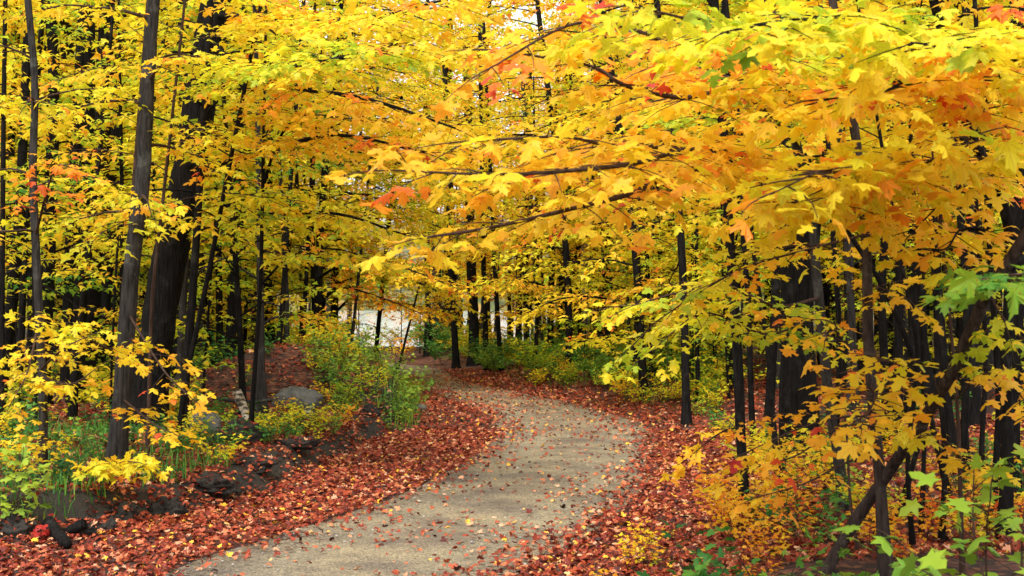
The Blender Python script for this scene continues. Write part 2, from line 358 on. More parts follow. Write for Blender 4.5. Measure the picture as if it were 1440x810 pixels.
soil = (left & (np.abs(dd - vw - .25) < .42)) * 1.0
soil = np.maximum(soil, sstep(.02, .2, fbm(GX, GY, 1.6)) * (dd > 2.4) * .9)
for nm, arr in (("soil", soil), ("far", sstep(66, 120, GY) + sstep(60, 120, np.abs(GX)))):
    a = gm.attributes.new(nm, 'FLOAT', 'POINT'); a.data.foreach_set("value", np.clip(arr, 0, 1).ravel().astype(np.float32))
link("ground", gm, kind="structure")
# road sheet
nc = 31; rows = []
for t in np.linspace(0, 1, 420):
    k = t * (len(LEs) - 1); q = min(int(k), len(LEs) - 2); f = k - q
    rows.append((LEs[q] * (1 - f) + LEs[q + 1] * f, REs[q] * (1 - f) + REs[q + 1] * f))
rows = np.array(rows); tt = np.linspace(-.06, 1.06, nc)
XY = rows[:, 0][:, None] * (1 - tt)[None, :, None] + rows[:, 1][:, None] * tt[None, :, None]
prof = .035 * np.cos((tt - .5) * math.pi) - .02 * np.exp(-((tt - .25) / .09) ** 2) - .02 * np.exp(-((tt - .75) / .09) ** 2) - .02 * (np.abs(tt - .5) > .52)
Z = .006 + prof[None] + fbm(XY[..., 0], XY[..., 1], .8) * .03
V = np.concatenate([XY, Z[..., None]], -1).reshape(-1, 3)
i = (np.arange(419)[:, None] * nc + np.arange(nc - 1)[None]).ravel()
rm = mesh_from("gravel_road", V, np.stack([i, i + 1, i + nc + 1, i + nc], -1), [M_ROAD], smooth=True)
ta = rm.attributes.new("track", 'FLOAT', 'POINT'); tk = np.exp(-((tt - .26) / .10) ** 2) + np.exp(-((tt - .74) / .10) ** 2)
ta.data.foreach_set("value", np.tile(tk, 420).astype(np.float32))
link("gravel_road", rm, kind="structure")
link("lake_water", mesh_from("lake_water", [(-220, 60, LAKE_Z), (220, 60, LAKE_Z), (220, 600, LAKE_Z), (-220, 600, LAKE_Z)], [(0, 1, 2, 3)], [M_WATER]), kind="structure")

# ---------------------------------------------------------------- foliage generators
def spray(limb, rad, dens=1.0, tw=0.55, leaf=.10, spread=.35, hue=0.0, tubes=None, start=.25, step=.16, sides=3, lay=.35, pair=.09, droop=.12):
    """leafy twigs along one limb, laid out in flat tiers as maples do; returns leaves"""
    limb = np.asarray(limb); seg = np.linalg.norm(np.diff(limb, axis=0), axis=1); cum = np.concatenate([[0], np.cumsum(seg)]); Ltot = cum[-1]
    out = []; s = Ltot * start; side = 1
    def at(u): return np.array([np.interp(u, cum, limb[:, k]) for k in range(3)])
    ends = []
    while s < Ltot + 1e-6:
        p = at(s); q = at(min(s + .05, Ltot)); t = unit(q - at(max(s - .05, 0)))
        fr = (s / Ltot)
        length = tw * (1.15 - .75 * abs(fr - .45) ** 1.2) * random.uniform(.6, 1.25)
        hz = np.cross(t, (0, 0, 1)); hz = unit(hz) if np.linalg.norm(hz) > .1 else np.array([1., 0, 0])
        d = unit(t * random.uniform(.5, .95) + hz * side + np.array([0, 0, random.uniform(-lay, lay) + .05]))
        ends.append((p, d, length)); side = -side
        s += step * random.uniform(.7, 1.3) / dens
    ends.append((limb[-1], unit(limb[-1] - limb[-2]), tw * .6))
    for p, d, length in ends:
        n = 4; u = np.linspace(0, 1, n)[:, None]
        wob = np.array([random.uniform(-1, 1), random.uniform(-1, 1), 0]) * .12 * length
        path = p + d * length * u + wob * np.sin(u * 2.4) + np.array([0, 0, -1]) * droop * length * u ** 2
        if tubes is not None: tubes.tube(path, np.linspace(.0048, .0016, n) * (leaf / .1), sides, cap=False)
        hv = random.gauss(0, .05) + (random.random() < .06) * .2; m = max(2, int(length / pair)); uu = np.repeat(np.linspace(.22, 1, m), 2)
        uu = np.clip(uu + rng.normal(0, .03, len(uu)), 0.1, 1)
        c = np.stack([np.interp(uu, u[:, 0], path[:, k]) for k in range(3)], -1)
        sd = np.tile([1, -1], m)[:, None]; dd2 = unit(path[-1] - path[0]); hz = np.cross(dd2, (0, 0, 1)); hz = unit(hz + 1e-6)
        k = len(uu)
        ld = dd2[None] * rng.uniform(.1, 1.0, (k, 1)) + hz[None] * sd * rng.uniform(.4, 1.1, (k, 1)) + rng.normal(0, .25, (k, 3)); ld[:, 2] -= rng.uniform(.0, .55, k)
        ld = unit(ld); pos = c + ld * leaf * .5 + rng.normal(0, leaf * .15, (k, 3))
        nr = np.array([0, 0, 1.]) + rng.normal(0, .34, (k, 3))
        out.append(dict(pos=pos, dir=ld, nrm=nr, size=leaf * rng.uniform(.62, 1.25, k), hue=hue + hv + rng.normal(0, .04, k) + (rng.random(k) < .03) * .22, bend=rng.uniform(-.5, 2.6, k)))
    return cat_leaves(out)

def limb_path(p0, az_, el_, length, n=7, curve=-.35, wig=.06):
    u = np.linspace(0, 1, n)[:, None]; d = np.array([math.cos(az_) * math.cos(el_), math.sin(az_) * math.cos(el_), math.sin(el_)])
    side = np.array([-math.sin(az_), math.cos(az_), 0])
    return p0 + d * length * u + np.array([0, 0, curve]) * length * u ** 2 + side * random.uniform(-.2, .2) * length * u ** 2 + np.cumsum(rng.normal(0, wig * length / n, (n, 3)), 0) * (u > 0)

def trunk_and_limbs(trunk, r0, r1, crown0, crown1, n_limbs, limb_len, leaf, dens, tw, hue, hue_var, bark, tpl, far=False, el=(.1, .7), toward=None, cover=None, flare_=.8):
    """returns dict of tubes: trunk, list of (branch tubes, leaves)"""
    trunk = np.asarray(trunk); zz = trunk[:, 2]; z0 = zz[0]; z1 = zz[-1]
    n = len(trunk); u = (zz - z0) / (z1 - z0)
    rad = r0 + (r1 - r0) * u; flare = 1 + flare_ * np.exp(-np.maximum(zz - z0, 0) / .22)
    T = Tubes(); pts = trunk.copy()
    T.tube(pts, rad * flare, 14 if r0 > .12 else 9 if r0 > .04 else 6, rough=.14 if not far else .05)
    res = []
    ga = random.uniform(0, 6.28)
    for j in range(n_limbs):
        f = (j + random.random()) / n_limbs; z = crown0 + (crown1 - crown0) * f ** .9
        p = np.array([np.interp(z, zz, trunk[:, k]) for k in range(2)] + [z]); ga += 2.4 + random.uniform(-.4, .4)
        a = ga if toward is None else random.gauss(toward, 1.1)
        ln = limb_len * random.uniform(.6, 1.15) * (1.0 - .45 * f)
        e = random.uniform(*el); path = limb_path(p, a, e, ln)
        B = Tubes(); rl = min(.022, max(.006, np.interp(z, zz, rad) * .36))
        B.tube(path, np.linspace(rl, .004, len(path)), 4 if far else 5, cap=False)
        hz = hue + random.gauss(0, hue_var)
        lv = spray(path, rl, dens, tw * random.uniform(.8, 1.2), leaf, hue=hz, tubes=None if far else B, step=.2)
        res.append((B, lv))
    return T, res

# ---------------------------------------------------------------- shared tree kinds for the wood
KINDS = []
def build_kind(h, cb, nl, ll, leaf, dens, tw, r0, name, seed, tpl=LEAF2, bark=None):
    random.seed(seed); z = np.linspace(0, h, 12)
    lean = random.uniform(-.05, .05); ph = random.uniform(0, 6)
    tr = np.stack([lean * z + .10 * np.sin(z * .5 + ph) - .10 * math.sin(ph), .08 * np.sin(z * .43 + ph * 2) - .08 * math.sin(ph * 2), z], -1)
    T, res = trunk_and_limbs(tr, r0, .02, cb, h, nl, ll, leaf, dens, tw, 0, .05, bark, tpl, far=True)
    for B, lv in res:
        T.V += B.V; T.F += [f + T.n for f in B.F]; T.n += B.n
    L = cat_leaves([lv for _, lv in res])
    return dict(trunk=T.mesh(name + "_trunk", [bark]), crown=leaves_mesh(name + "_crown", L, tpl, [M_LEAF]), h=h, n=len(L['pos']))
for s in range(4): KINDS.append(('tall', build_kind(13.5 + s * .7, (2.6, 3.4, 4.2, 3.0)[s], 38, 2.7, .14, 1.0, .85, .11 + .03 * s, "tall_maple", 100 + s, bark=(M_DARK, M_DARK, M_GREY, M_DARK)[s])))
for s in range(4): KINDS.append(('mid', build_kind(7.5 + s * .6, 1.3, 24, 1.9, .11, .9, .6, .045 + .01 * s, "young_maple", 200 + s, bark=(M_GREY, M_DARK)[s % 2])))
for s in range(3): KINDS.append(('sap', build_kind(3.2 + s * .5, .4, 15, 1.1, .10, .9, .42, .018, "maple_sapling", 300 + s, bark=M_DARK)))

LANDMARKS = [(-9e9, "by the left edge of the wood"), (60, "behind the slim trunks at the far left"), (150, "behind the forked grey trunk"), (250, "behind the stout black trunk"),
             (340, "behind the thin pole by the birch log"), (400, "behind the leaf covered mound"), (480, "in front of the bright lake"), (600, "where the road vanishes"),
             (680, "in the dark grove past the bend"), (780, "beside the broad dark trunks past the bend"), (850, "behind the low bushes right of the bend"), (950, "behind the lime yellow boughs"),
             (1050, "behind the broad dark trunk right of the road"), (1180, "behind the reddish upright pole"), (1290, "behind the leaning stem"), (1380, "at the right edge of the wood")]
def landmark(px):
    s = LANDMARKS[0][1]
    for a, b in LANDMARKS:
        if px >= a: s = b
    return s
def hue_word(h): return "green tinged" if h < .3 else "lime yellow" if h < .4 else "bright yellow" if h < .5 else "golden" if h < .62 else "orange"
def dist_word(d): return "near" if d < 24 else "nearer" if d < 32 else "mid distance" if d < 45 else "distant" if d < 65 else "very distant"

placed = []
def put_tree(kind, x, y, hue, rot=None, sc=1.0, name=None, label=None, group=None):
    ks = [k for t, k in KINDS if t == kind]; k = random.choice(ks); z = Hs(x, y) - .06
    px = 720 + x / y * F
    word = {'tall': 'tall maple', 'mid': 'young maple', 'sap': 'small maple sapling'}[kind]
    nm = {'tall': 'maple_tree', 'mid': 'young_maple', 'sap': 'maple_sapling'}[kind]
    lab = label or f"{dist_word(y)} {hue_word(hue)} {word.replace('small maple', 'maple')} {landmark(px)}"
    g = {'tall': 'tall maples of the wood', 'mid': 'young maples of the wood', 'sap': 'maple saplings under the trees'}[kind]
    t = thing(nm, lab, 'tree', (x, y, z), group or g)
    t.rotation_euler = (random.uniform(-.04, .04), random.uniform(-.05, .05), random.uniform(0, 6.28) if rot is None else rot)
    t.scale = (sc, sc, sc)
    link('trunk', k['trunk'], t); link('crown', k['crown'], t, color=(hue, random.random(), 0, 1), kind='stuff')
    placed.append((x, y))
    return t

# ---------------------------------------------------------------- hero trees
LEAFM = []
for s in range(8):
    TV, TF = LEAF0; v = TV.copy(); v[:, 2] *= (.4, 1.2, 2.0, -.6, 2.8, .8, 1.6, -1.4)[s]; v[:, 0] *= (1, .86, 1.1, .95, .8, 1.12, .92, 1.02)[s]
    v[1:28, :2] *= rng.uniform(.88, 1.1, (min(27, len(v) - 1), 1)); v[:, 2] += .12 * np.sin(v[:, 1] * 3 + s) * (s % 3) * .8; v[:, 0] += .10 * (s % 3 - 1) * v[:, 1] ** 2
    LEAFM.append(mesh_from("leaf", v, TF, [M_VEIN], attr=np.zeros(len(TF))))
from mathutils import Matrix
def add_leaf_parts(root, L, origin, limit, green=False):
    """the leaves that show largest become parts of their own; returns the rest"""
    px, py = to_px(L['pos']); vis = (px > -15) & (px < 1455) & (py > -15) & (py < 825)
    score = np.where(vis, L['size'] / np.maximum(L['pos'][:, 1], 1), -1)
    idx = np.argsort(-score)[:limit]; idx = idx[score[idx] > 0.0042]
    d, n, s = leaf_frames(L['dir'], L['nrm'])
    for q in idx:
        o = bpy.data.objects.new('leaf', random.choice(LEAFM)); C.objects.link(o); o.parent = root
        m = Matrix(((s[q][0], d[q][0], n[q][0], 0), (s[q][1], d[q][1], n[q][1], 0), (s[q][2], d[q][2], n[q][2], 0), (0, 0, 0, 1)))
        z = float(L['size'][q]); m = m @ Matrix.Diagonal((z, z, z, 1)); m.translation = Vector(L['pos'][q] - origin)
        o.matrix_local = m; o.color = (float(L['hue'][q]), 0, 0, 1)
    keep = np.ones(len(score), bool); keep[idx] = False
    return sub_leaves(L, keep)

def hero(name, label, cat, trunk_px, wpx, limbs=(), auto=None, bark=None, hue=.5, leaf=.105, tpl=LEAF1, parts=300, group=None, top=None, leafmat=None, twc=1.0, wtop=None, flare=.8):
    """trunk_px: list of (px, py, d) from the base up, wpx: width in photo pixels at the base"""
    pts = [P(*q) for q in trunk_px]; d0 = trunk_px[0][2]
    bx, by = pts[0][0], pts[0][1]; gz = Hs(bx, by) - .08
    if pts[0][2] > gz + .03:
        dv = unit(pts[0] - pts[1]); 
        ext = pts[0] + dv * (pts[0][2] - gz) / max(.3, -dv[2]); ext[2] = Hs(ext[0], ext[1]) - .08; pts = [ext] + pts
    else: pts[0][2] = gz
    if top:
        dv = unit(pts[-1] - pts[-2]); dv[2] = max(dv[2], .9); pts.append(pts[-1] + dv * max(.3, (top - pts[-1][2])))
    r0 = wpx / F * d0 / 2; origin = pts[0].copy()
    trunk = smooth_path(pts, max(14, 5 * len(pts)))
    z = trunk[:, 2]; trunk = trunk[np.concatenate([[True], np.diff(z) > 0.004])] if True else trunk
    root = thing(name, label, cat, origin, group)
    a = dict(c0=1.0, c1=None, n=10, len=1.3, dens=1.0, tw=.5, el=(.1, .6), toward=None); a.update(auto or {})
    T, res = trunk_and_limbs(trunk, r0, (wtop / F * d0 / 2) if wtop else r0 * .55, origin[2] + a['c0'], a['c1'] or trunk[-1][2], a['n'], a['len'], leaf, a['dens'], a['tw'], hue, .045, bark, tpl, el=a['el'], toward=a['toward'], flare_=flare)
    link('trunk', T.mesh(name + "_trunk", [bark], origin), root)
    for spec in limbs:
        pp = [P(*q) for q in spec['pts']]; path = smooth_path(pp, 5 * len(pp))
        B = Tubes(); rw = spec.get('w', 7) / F * spec['pts'][0][2] / 2
        B.tube(path, np.linspace(rw, max(.0035, rw * .25), len(path)), 7, rough=.12, cap=False)
        lv = spray(path, rw, spec.get('dens', 1.0), spec.get('tw', .5), spec.get('leaf', leaf), hue=spec.get('hue', hue), tubes=B, start=spec.get('start', .25), step=spec.get('step', .13), lay=spec.get('lay', .35), droop=spec.get('droop', .15))
        res.append((B, lv))
    for B, lv in res: link('branch', B.mesh("branch", [M_TWIG if bark is not M_DARK else M_DARK], origin), root)
    if res:
        L = cat_leaves([lv for _, lv in res])
        if d0 < 22: 
            px, py = to_px(L['pos']); vis = (px > -120) & (px < 1560) & (py < 900) & (L['pos'][:, 1] > 4.2)
            far_m = (~vis); L = sub_leaves(L, vis | (rng.random(len(vis)) < .35)); L = sub_leaves(L, L['pos'][:, 1] > 4.2)
        L = add_leaf_parts(root, L, origin, parts) if parts else L
        if len(L['pos']): link('foliage', leaves_mesh(name + "_foliage", L, tpl, [leafmat or M_LEAF], origin), root, color=(0, 0, 0, 1), kind='stuff')
    placed.append((bx, by))
    return root

D = M_DARK; G = M_GREY
# --- right of the road, nearest first
hero('maple_tree', "slim upright pole of reddish grey bark standing before the leaning stem", 'tree',
     [(1245, 815, 10), (1236, 660, 10), (1222, 500, 10), (1218, 330, 10), (1205, 200, 10), (1185, 80, 9.9)], 17, bark=M_RED, hue=.5, top=6.2, wtop=10,
     auto=dict(c0=3.2, n=7, len=1.4), limbs=[
        dict(pts=[(1228, 590, 10), (1200, 585, 9.6), (1130, 600, 9.4), (1040, 640, 9.3)], hue=.62, w=4, step=.13, tw=.34, lay=.4, leaf=.085),
        dict(pts=[(1226, 600, 10), (1180, 600, 9.6), (1120, 640, 9.4), (1050, 660, 9.3)], hue=.58, w=4, step=.13, tw=.30, lay=.4, leaf=.085),
        dict(pts=[(1228, 640, 10), (1190, 650, 9.5), (1130, 680, 9.3), (1060, 700, 9.2)], hue=.64, w=4, step=.15, tw=.22, lay=.4, leaf=.085, start=.5),
        dict(pts=[(1224, 540, 10), (1230, 560, 9), (1210, 600, 8.3)], hue=.58, w=4, step=.09, tw=.30, lay=.4),
        dict(pts=[(1222, 500, 10), (1238, 505, 9.4), (1262, 512, 8.9)], hue=.43, w=4, step=.13, tw=.2, lay=.4),
        dict(pts=[(1218, 330, 10), (1140, 350, 9.6), (1040, 380, 9.8), (940, 440, 9.8), (895, 480, 9.8)], hue=.38, w=4, step=.12, tw=.40, lay=.25, leaf=.09),
        dict(pts=[(1216, 300, 10), (1170, 290, 8.5), (1110, 285, 7.4)], hue=.5, w=5, step=.11, tw=.4, leaf=.12),
        dict(pts=[(1208, 220, 10), (1250, 240, 8.5), (1300, 230, 7.3), (1375, 190, 6.8)], hue=.47, w=5, step=.09, tw=.42, leaf=.125),
        dict(pts=[(1208, 220, 10), (1200, 250, 8.2), (1160, 240, 7.0), (1090, 270, 6.7)], hue=.47, w=5, step=.09, tw=.38, leaf=.125),
     ])
hero('leaning_maple', "thick grey stem leaning right across the upright pole near the bottom", 'tree',
     [(1150, 815, 10.2), (1200, 735, 10.15), (1255, 655, 9.9), (1335, 530, 9.1), (1395, 400, 8.6), (1450, 320, 8.4)], 17, bark=M_RED, hue=.42, top=5.5, wtop=12, flare=.2,
     auto=dict(c0=3.3, n=4, len=1.0), limbs=[
        dict(pts=[(1395, 400, 8.6), (1400, 430, 8.5), (1430, 470, 8.6), (1450, 480, 8.4)], hue=.34, w=4, step=.1, tw=.4),
        dict(pts=[(1400, 390, 8.6), (1410, 395, 7.6), (1440, 385, 6.2)], hue=.16, w=4, step=.1, tw=.3, leaf=.11),
     ])
hero('maple_sapling', "thin reddish whip of a sapling hung with large yellow leaves", 'tree',
     [(1352, 800, 9.8), (1350, 700, 9.8), (1345, 560, 9.8), (1335, 440, 9.8), (1322, 300, 9.8), (1310, 200, 9.8)], 7, bark=M_TWIG, hue=.45, wtop=3,
     auto=dict(c0=2.6, n=3, len=.7), limbs=[
        dict(pts=[(1349, 640, 9.8), (1330, 620, 9.4), (1305, 610, 9)], hue=.45, w=3, step=.16, tw=.18, start=.6),
        dict(pts=[(1350, 660, 9.8), (1370, 650, 9.3), (1395, 655, 9)], hue=.5, w=3, step=.2, tw=.16, start=.5),
        dict(pts=[(1347, 560, 9.8), (1375, 530, 9.3), (1410, 520, 9)], hue=.55, w=3, step=.16, tw=.2, start=.5),
     ])
hero('maple_tree', "curved dark maple with long boughs arching over the road", 'tree',
     [(1190, 735, 13), (1178, 640, 13), (1165, 560, 13), (1150, 400, 13), (1140, 290, 13), (1120, 200, 12.6)], 15, bark=G, hue=.48, top=6.8, wtop=12,
     auto=dict(c0=3.8, n=9, len=1.7), limbs=[
        dict(pts=[(1120, 200, 12.6), (1095, 170, 11.5), (1030, 128, 10), (960, 137, 9), (880, 120, 8), (830, 92, 7.9), (700, 70, 7.6)], hue=.55, w=8, step=.11, tw=.55, leaf=.10),
        dict(pts=[(1135, 265, 12.9), (1060, 256, 11.5), (960, 236, 9.8), (900, 268, 8.6), (810, 292, 7.8), (690, 320, 7.4), (590, 335, 7.2)], hue=.55, w=8, step=.13, tw=.42, leaf=.095),
        dict(pts=[(1138, 285, 13), (1060, 240, 11), (985, 215, 9.6), (910, 206, 8.4), (850, 203, 7.6), (785, 192, 7.2), (640, 200, 7)], hue=.57, w=6, step=.12, tw=.5, leaf=.10),
        dict(pts=[(1130, 240, 12.6), (1000, 210, 9.5), (890, 230, 7.6), (800, 240, 7), (700, 245, 6.8), (560, 240, 6.6)], hue=.57, w=6, step=.13, tw=.45, leaf=.10),
        dict(pts=[(1120, 200, 12.6), (1040, 110, 10), (940, 60, 7.8), (820, 30, 7.4), (680, 100, 7)], hue=.66, w=6, step=.13, tw=.45, leaf=.10),
        dict(pts=[(1120, 200, 12.6), (1110, 120, 10), (1060, 60, 8), (980, 30, 7.2), (900, 10, 6.8)], hue=.38, w=6, step=.11, tw=.45, leaf=.105),
        dict(pts=[(1150, 420, 13), (1090, 430, 12), (1010, 400, 12), (890, 430, 11.6)], hue=.38, w=5, step=.075, tw=.62, lay=.25, leaf=.09),
        dict(pts=[(1153, 440, 13), (1080, 470, 12), (990, 440, 11.8), (920, 490, 11.6)], hue=.36, w=4, step=.08, tw=.5, lay=.25, leaf=.09),
     ])
hero('maple_tree', "S curved dark stem at upper right bearing brownish orange leaves", 'tree',
     [(1412, 790, 11.5), (1416, 640, 11.5), (1415, 500, 11.4), (1422, 350, 11.2), (1402, 262, 11), (1367, 190, 10.8), (1340, 95, 10.6)], 18, bark=D, hue=.6, top=6.6,
     auto=dict(c0=3.7, n=5, len=1.2), limbs=[
        dict(pts=[(1345, 110, 10.6), (1300, 100, 8.6), (1240, 130, 7.2), (1150, 140, 6.8)], hue=.58, w=5, step=.09, tw=.45, leaf=.115),
        dict(pts=[(1342, 95, 10.6), (1350, 80, 8.5), (1340, 70, 7), (1290, 60, 6.4)], hue=.44, w=5, step=.09, tw=.45, leaf=.115),
        dict(pts=[(1367, 190, 10.8), (1380, 160, 8.8), (1410, 100, 7.2), (1440, 80, 6.6)], hue=.56, w=5, step=.09, tw=.45, leaf=.115),
        dict(pts=[(1342, 95, 10.6), (1250, 40, 8), (1150, 25, 6.8), (1040, 40, 6.2)], hue=.38, w=5, step=.09, tw=.45, leaf=.115),
        dict(pts=[(1400, 260, 11), (1370, 250, 9.5), (1320, 290, 8.8), (1280, 330, 8.6)], hue=.52, w=4, step=.16, tw=.28),
        dict(pts=[(1420, 350, 11.2), (1360, 320, 9.5), (1330, 350, 8.6), (1290, 350, 8.3)], hue=.55, w=4, step=.16, tw=.28),
        dict(pts=[(1415, 500, 11.4), (1425, 540, 10), (1445, 570, 9.4)], hue=.64, w=3, step=.2, tw=.2, start=.5),
     ])
hero('maple_tree', "small dark upright maple at the road verge, first trunk right of the road", 'tree',
     [(1048, 745, 14), (1041, 600, 14), (1036, 480, 14), (1026, 330, 14), (1020, 235, 14)], 15, bark=D, hue=.44, top=7, wtop=11,
     auto=dict(c0=2.4, n=13, len=1.4, dens=1.0), limbs=[dict(pts=[(1042, 600, 14), (1010, 610, 13.6), (960, 650, 13.4)], hue=.6, w=3, tw=.25, step=.2)])
hero('maple_tree', "broad black trunk amid slender poles right of the road", 'tree',
     [(1132, 745, 19), (1126, 600, 19), (1119, 450, 19), (1124, 330, 19), (1120, 200, 19), (1108, 30, 19)], 50, bark=D, hue=.4, top=9.5, wtop=26,
     auto=dict(c0=4.0, n=10, len=2.2), parts=0)
hero('maple_tree', "wide dark trunk at the right margin behind orange leaves", 'tree',
     [(1418, 790, 14), (1420, 600, 14), (1428, 400, 14), (1436, 200, 14), (1432, 0, 14)], 28, bark=D, hue=.45, top=7.5, wtop=20, auto=dict(c0=3.2, n=9, len=1.4), parts=120)
spec_r = [
 ("thin black pole crossing behind the leaning stem's middle", [(1322, 800, 11.5), (1328, 640, 11.5), (1316, 480, 11.5), (1322, 330, 11.5)], 8, D, .5, 5.4),
 ("black whip rising between the upright pole and the leaning stem", [(1282, 760, 11), (1276, 640, 11), (1290, 500, 11), (1270, 380, 11)], 7, D, .5, 5.2),
 ("black pole near the right border, below the curved stem", [(1396, 800, 12), (1398, 680, 12), (1404, 560, 12), (1396, 420, 12)], 10, D, .5, 5.6),
 ("slim black pole between the two grey poles at right", [(1170, 790, 15), (1174, 640, 15), (1180, 480, 15), (1172, 330, 15)], 9, D, .5, 6.5),
 ("dark pole just left of the curved dark maple", [(1142, 740, 16), (1148, 600, 16), (1140, 450, 16), (1150, 330, 16)], 9, D, .45, 7),
 ("black pole right of the upright grey pole, deep in shade", [(1240, 700, 18), (1246, 560, 18), (1240, 420, 18), (1246, 300, 18)], 13, D, .45, 8),
 ("wide black trunk deep behind the leaning stem", [(1368, 660, 22), (1364, 500, 22), (1370, 350, 22), (1366, 200, 22)], 26, D, .45, 9),
 ("slender dark pole behind the arching maple", [(1088, 600, 17), (1078, 480, 17), (1064, 390, 17), (1050, 260, 17)], 8, D, .42, 7),
 ("straight black pole left of the broad black trunk", [(1080, 600, 21), (1086, 500, 21), (1092, 380, 21), (1097, 250, 21)], 14, D, .4, 9),
 ("narrow grey pole just right of the broad black trunk", [(1210, 690, 17), (1203, 560, 17), (1196, 420, 17), (1188, 300, 17)], 12, G, .42, 8),
 ("dark pole behind the reddish upright pole", [(1262, 650, 20), (1263, 500, 20), (1267, 330, 20), (1268, 220, 20)], 14, D, .46, 9),
 ("thin black stem behind the sapling with large leaves", [(1295, 740, 12), (1300, 560, 12), (1292, 400, 12), (1286, 280, 12)], 7, D, .5, 5.2),
 ("black stem tilting right under the leaning stem", [(1270, 700, 12.6), (1300, 600, 12.6), (1345, 500, 12.6), (1372, 380, 12.6)], 8, D, .5, 5.2),
 ("dark stem tilting left towards the curved maple", [(1320, 640, 13), (1290, 520, 13), (1240, 400, 13), (1170, 290, 13)], 9, D, .5, 5.5),
 ("stout black pole beside the S curved stem", [(1340, 720, 18), (1330, 560, 18), (1318, 400, 18), (1308, 230, 18)], 16, D, .45, 8),
 ("twisted thin black pole between the leaning stem and S curved stem", [(1392, 780, 13), (1380, 640, 13), (1386, 500, 13), (1376, 330, 13)], 8, D, .52, 6),
 ("pair-like thin pole near the foot of the broad black trunk", [(1100, 690, 16), (1098, 560, 16), (1104, 440, 16), (1100, 350, 16)], 7, D, .48, 6.5),
 ("black upright pole behind the first verge maple", [(1062, 660, 19), (1056, 560, 19), (1052, 420, 19), (1045, 330, 19)], 9, D, .42, 8),
 ("thin twig-like stem below the orange spray", [(1208, 800, 10.8), (1195, 700, 10.8), (1190, 610, 10.8), (1180, 540, 10.8)], 4, M_TWIG, .58, 0),
 ("dark stem close behind the reddish whip sapling", [(1362, 760, 15), (1356, 600, 15), (1362, 450, 15), (1350, 300, 15)], 11, D, .5, 7),
]
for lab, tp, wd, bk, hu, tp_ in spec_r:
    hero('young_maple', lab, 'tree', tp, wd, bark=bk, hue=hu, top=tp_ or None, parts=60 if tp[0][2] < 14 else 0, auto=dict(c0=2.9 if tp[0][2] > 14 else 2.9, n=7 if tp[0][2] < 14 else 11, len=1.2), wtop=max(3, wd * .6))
# --- left of the road
hero('maple_tree', "slim grey pole nearest the left edge, bare at its foot", 'tree',
     [(60, 692, 15), (61, 560, 15), (53, 400, 15), (46, 250, 15), (48, 120, 15), (38, 0, 15)], 13, bark=G, hue=.46, top=6.6, wtop=9, parts=150,
     auto=dict(c0=2.3, n=10, len=1.4), limbs=[
        dict(pts=[(50, 330, 15), (75, 240, 14), (100, 235, 13.6)], hue=.72, w=4, tw=.3),
        dict(pts=[(57, 520, 15), (90, 490, 14), (130, 470, 13.9)], hue=.47, w=4, tw=.3, step=.2),
        dict(pts=[(58, 530, 15), (100, 540, 14), (140, 515, 13.9)], hue=.48, w=4, tw=.3, step=.2),
        dict(pts=[(55, 450, 15), (40, 520, 14), (20, 560, 13.6)], hue=.5, w=4, tw=.35)])
hero('maple_tree', "forked grey maple with a mottled trunk at the top of the bank", 'tree',
     [(162, 690, 16), (172, 560, 16), (185, 380, 16), (200, 250, 16), (208, 100, 16), (215, 0, 16)], 27, bark=G, hue=.46, top=7.5, wtop=15, parts=150,
     auto=dict(c0=2.6, n=13, len=1.7, dens=1.1), limbs=[
        dict(pts=[(172, 470, 16), (180, 380, 16.1), (192, 200, 16.2), (206, 0, 16.2)], hue=.45, w=11, tw=.5, start=.6),
        dict(pts=[(176, 500, 16), (130, 480, 15), (80, 450, 14.3)], hue=.46, w=5, tw=.5),
        dict(pts=[(180, 440, 16), (230, 520, 15), (270, 560, 14.5)], hue=.58, w=4, tw=.3),
        dict(pts=[(172, 560, 16), (215, 595, 15), (245, 610, 14.5)], hue=.55, w=4, tw=.28)])
hero('maple_tree', "stout black leaning trunk, the thickest left of the road", 'tree',
     [(205, 660, 20), (214, 520, 20), (235, 380, 20), (264, 250, 20), (285, 110, 20), (302, 10, 20)], 52, bark=D, hue=.42, top=10, wtop=38, parts=0,
     auto=dict(c0=3.0, n=18, len=2.6), limbs=[
        dict(pts=[(300, 60, 20), (335, 90, 18), (430, 90, 15), (560, 60, 13)], hue=.38, w=9, tw=.75, step=.10),
        dict(pts=[(290, 90, 20), (400, 120, 18), (520, 140, 16.5), (640, 180, 15.5)], hue=.54, w=9, tw=.85, step=.10),
        dict(pts=[(266, 240, 20), (350, 220, 19), (470, 190, 17.5), (600, 215, 16.5)], hue=.58, w=9, tw=.8, step=.10),
        dict(pts=[(262, 270, 20), (360, 300, 19), (470, 300, 18), (570, 330, 17.5)], hue=.42, w=8, tw=.7, step=.11),
        dict(pts=[(302, 20, 20), (420, 30, 17), (520, 25, 15), (620, 0, 13.5)], hue=.50, w=9, tw=.8, step=.10)])
hero('young_maple', "thin bare pole beside the birch log, foot in green plants", 'tree',
     [(352, 615, 19), (365, 420, 19), (368, 330, 19), (370, 215, 19)], 7, bark=D, hue=.42, top=6.5, parts=0, auto=dict(c0=2.3, n=12, len=1.7), limbs=[
        dict(pts=[(369, 260, 19), (395, 190, 18.5), (430, 162, 18), (500, 168, 17)], hue=.5, w=5, tw=.7, step=.12),
        dict(pts=[(367, 400, 19), (410, 360, 18.6), (470, 350, 18.2), (520, 365, 18)], hue=.44, w=4, tw=.6, step=.13)])
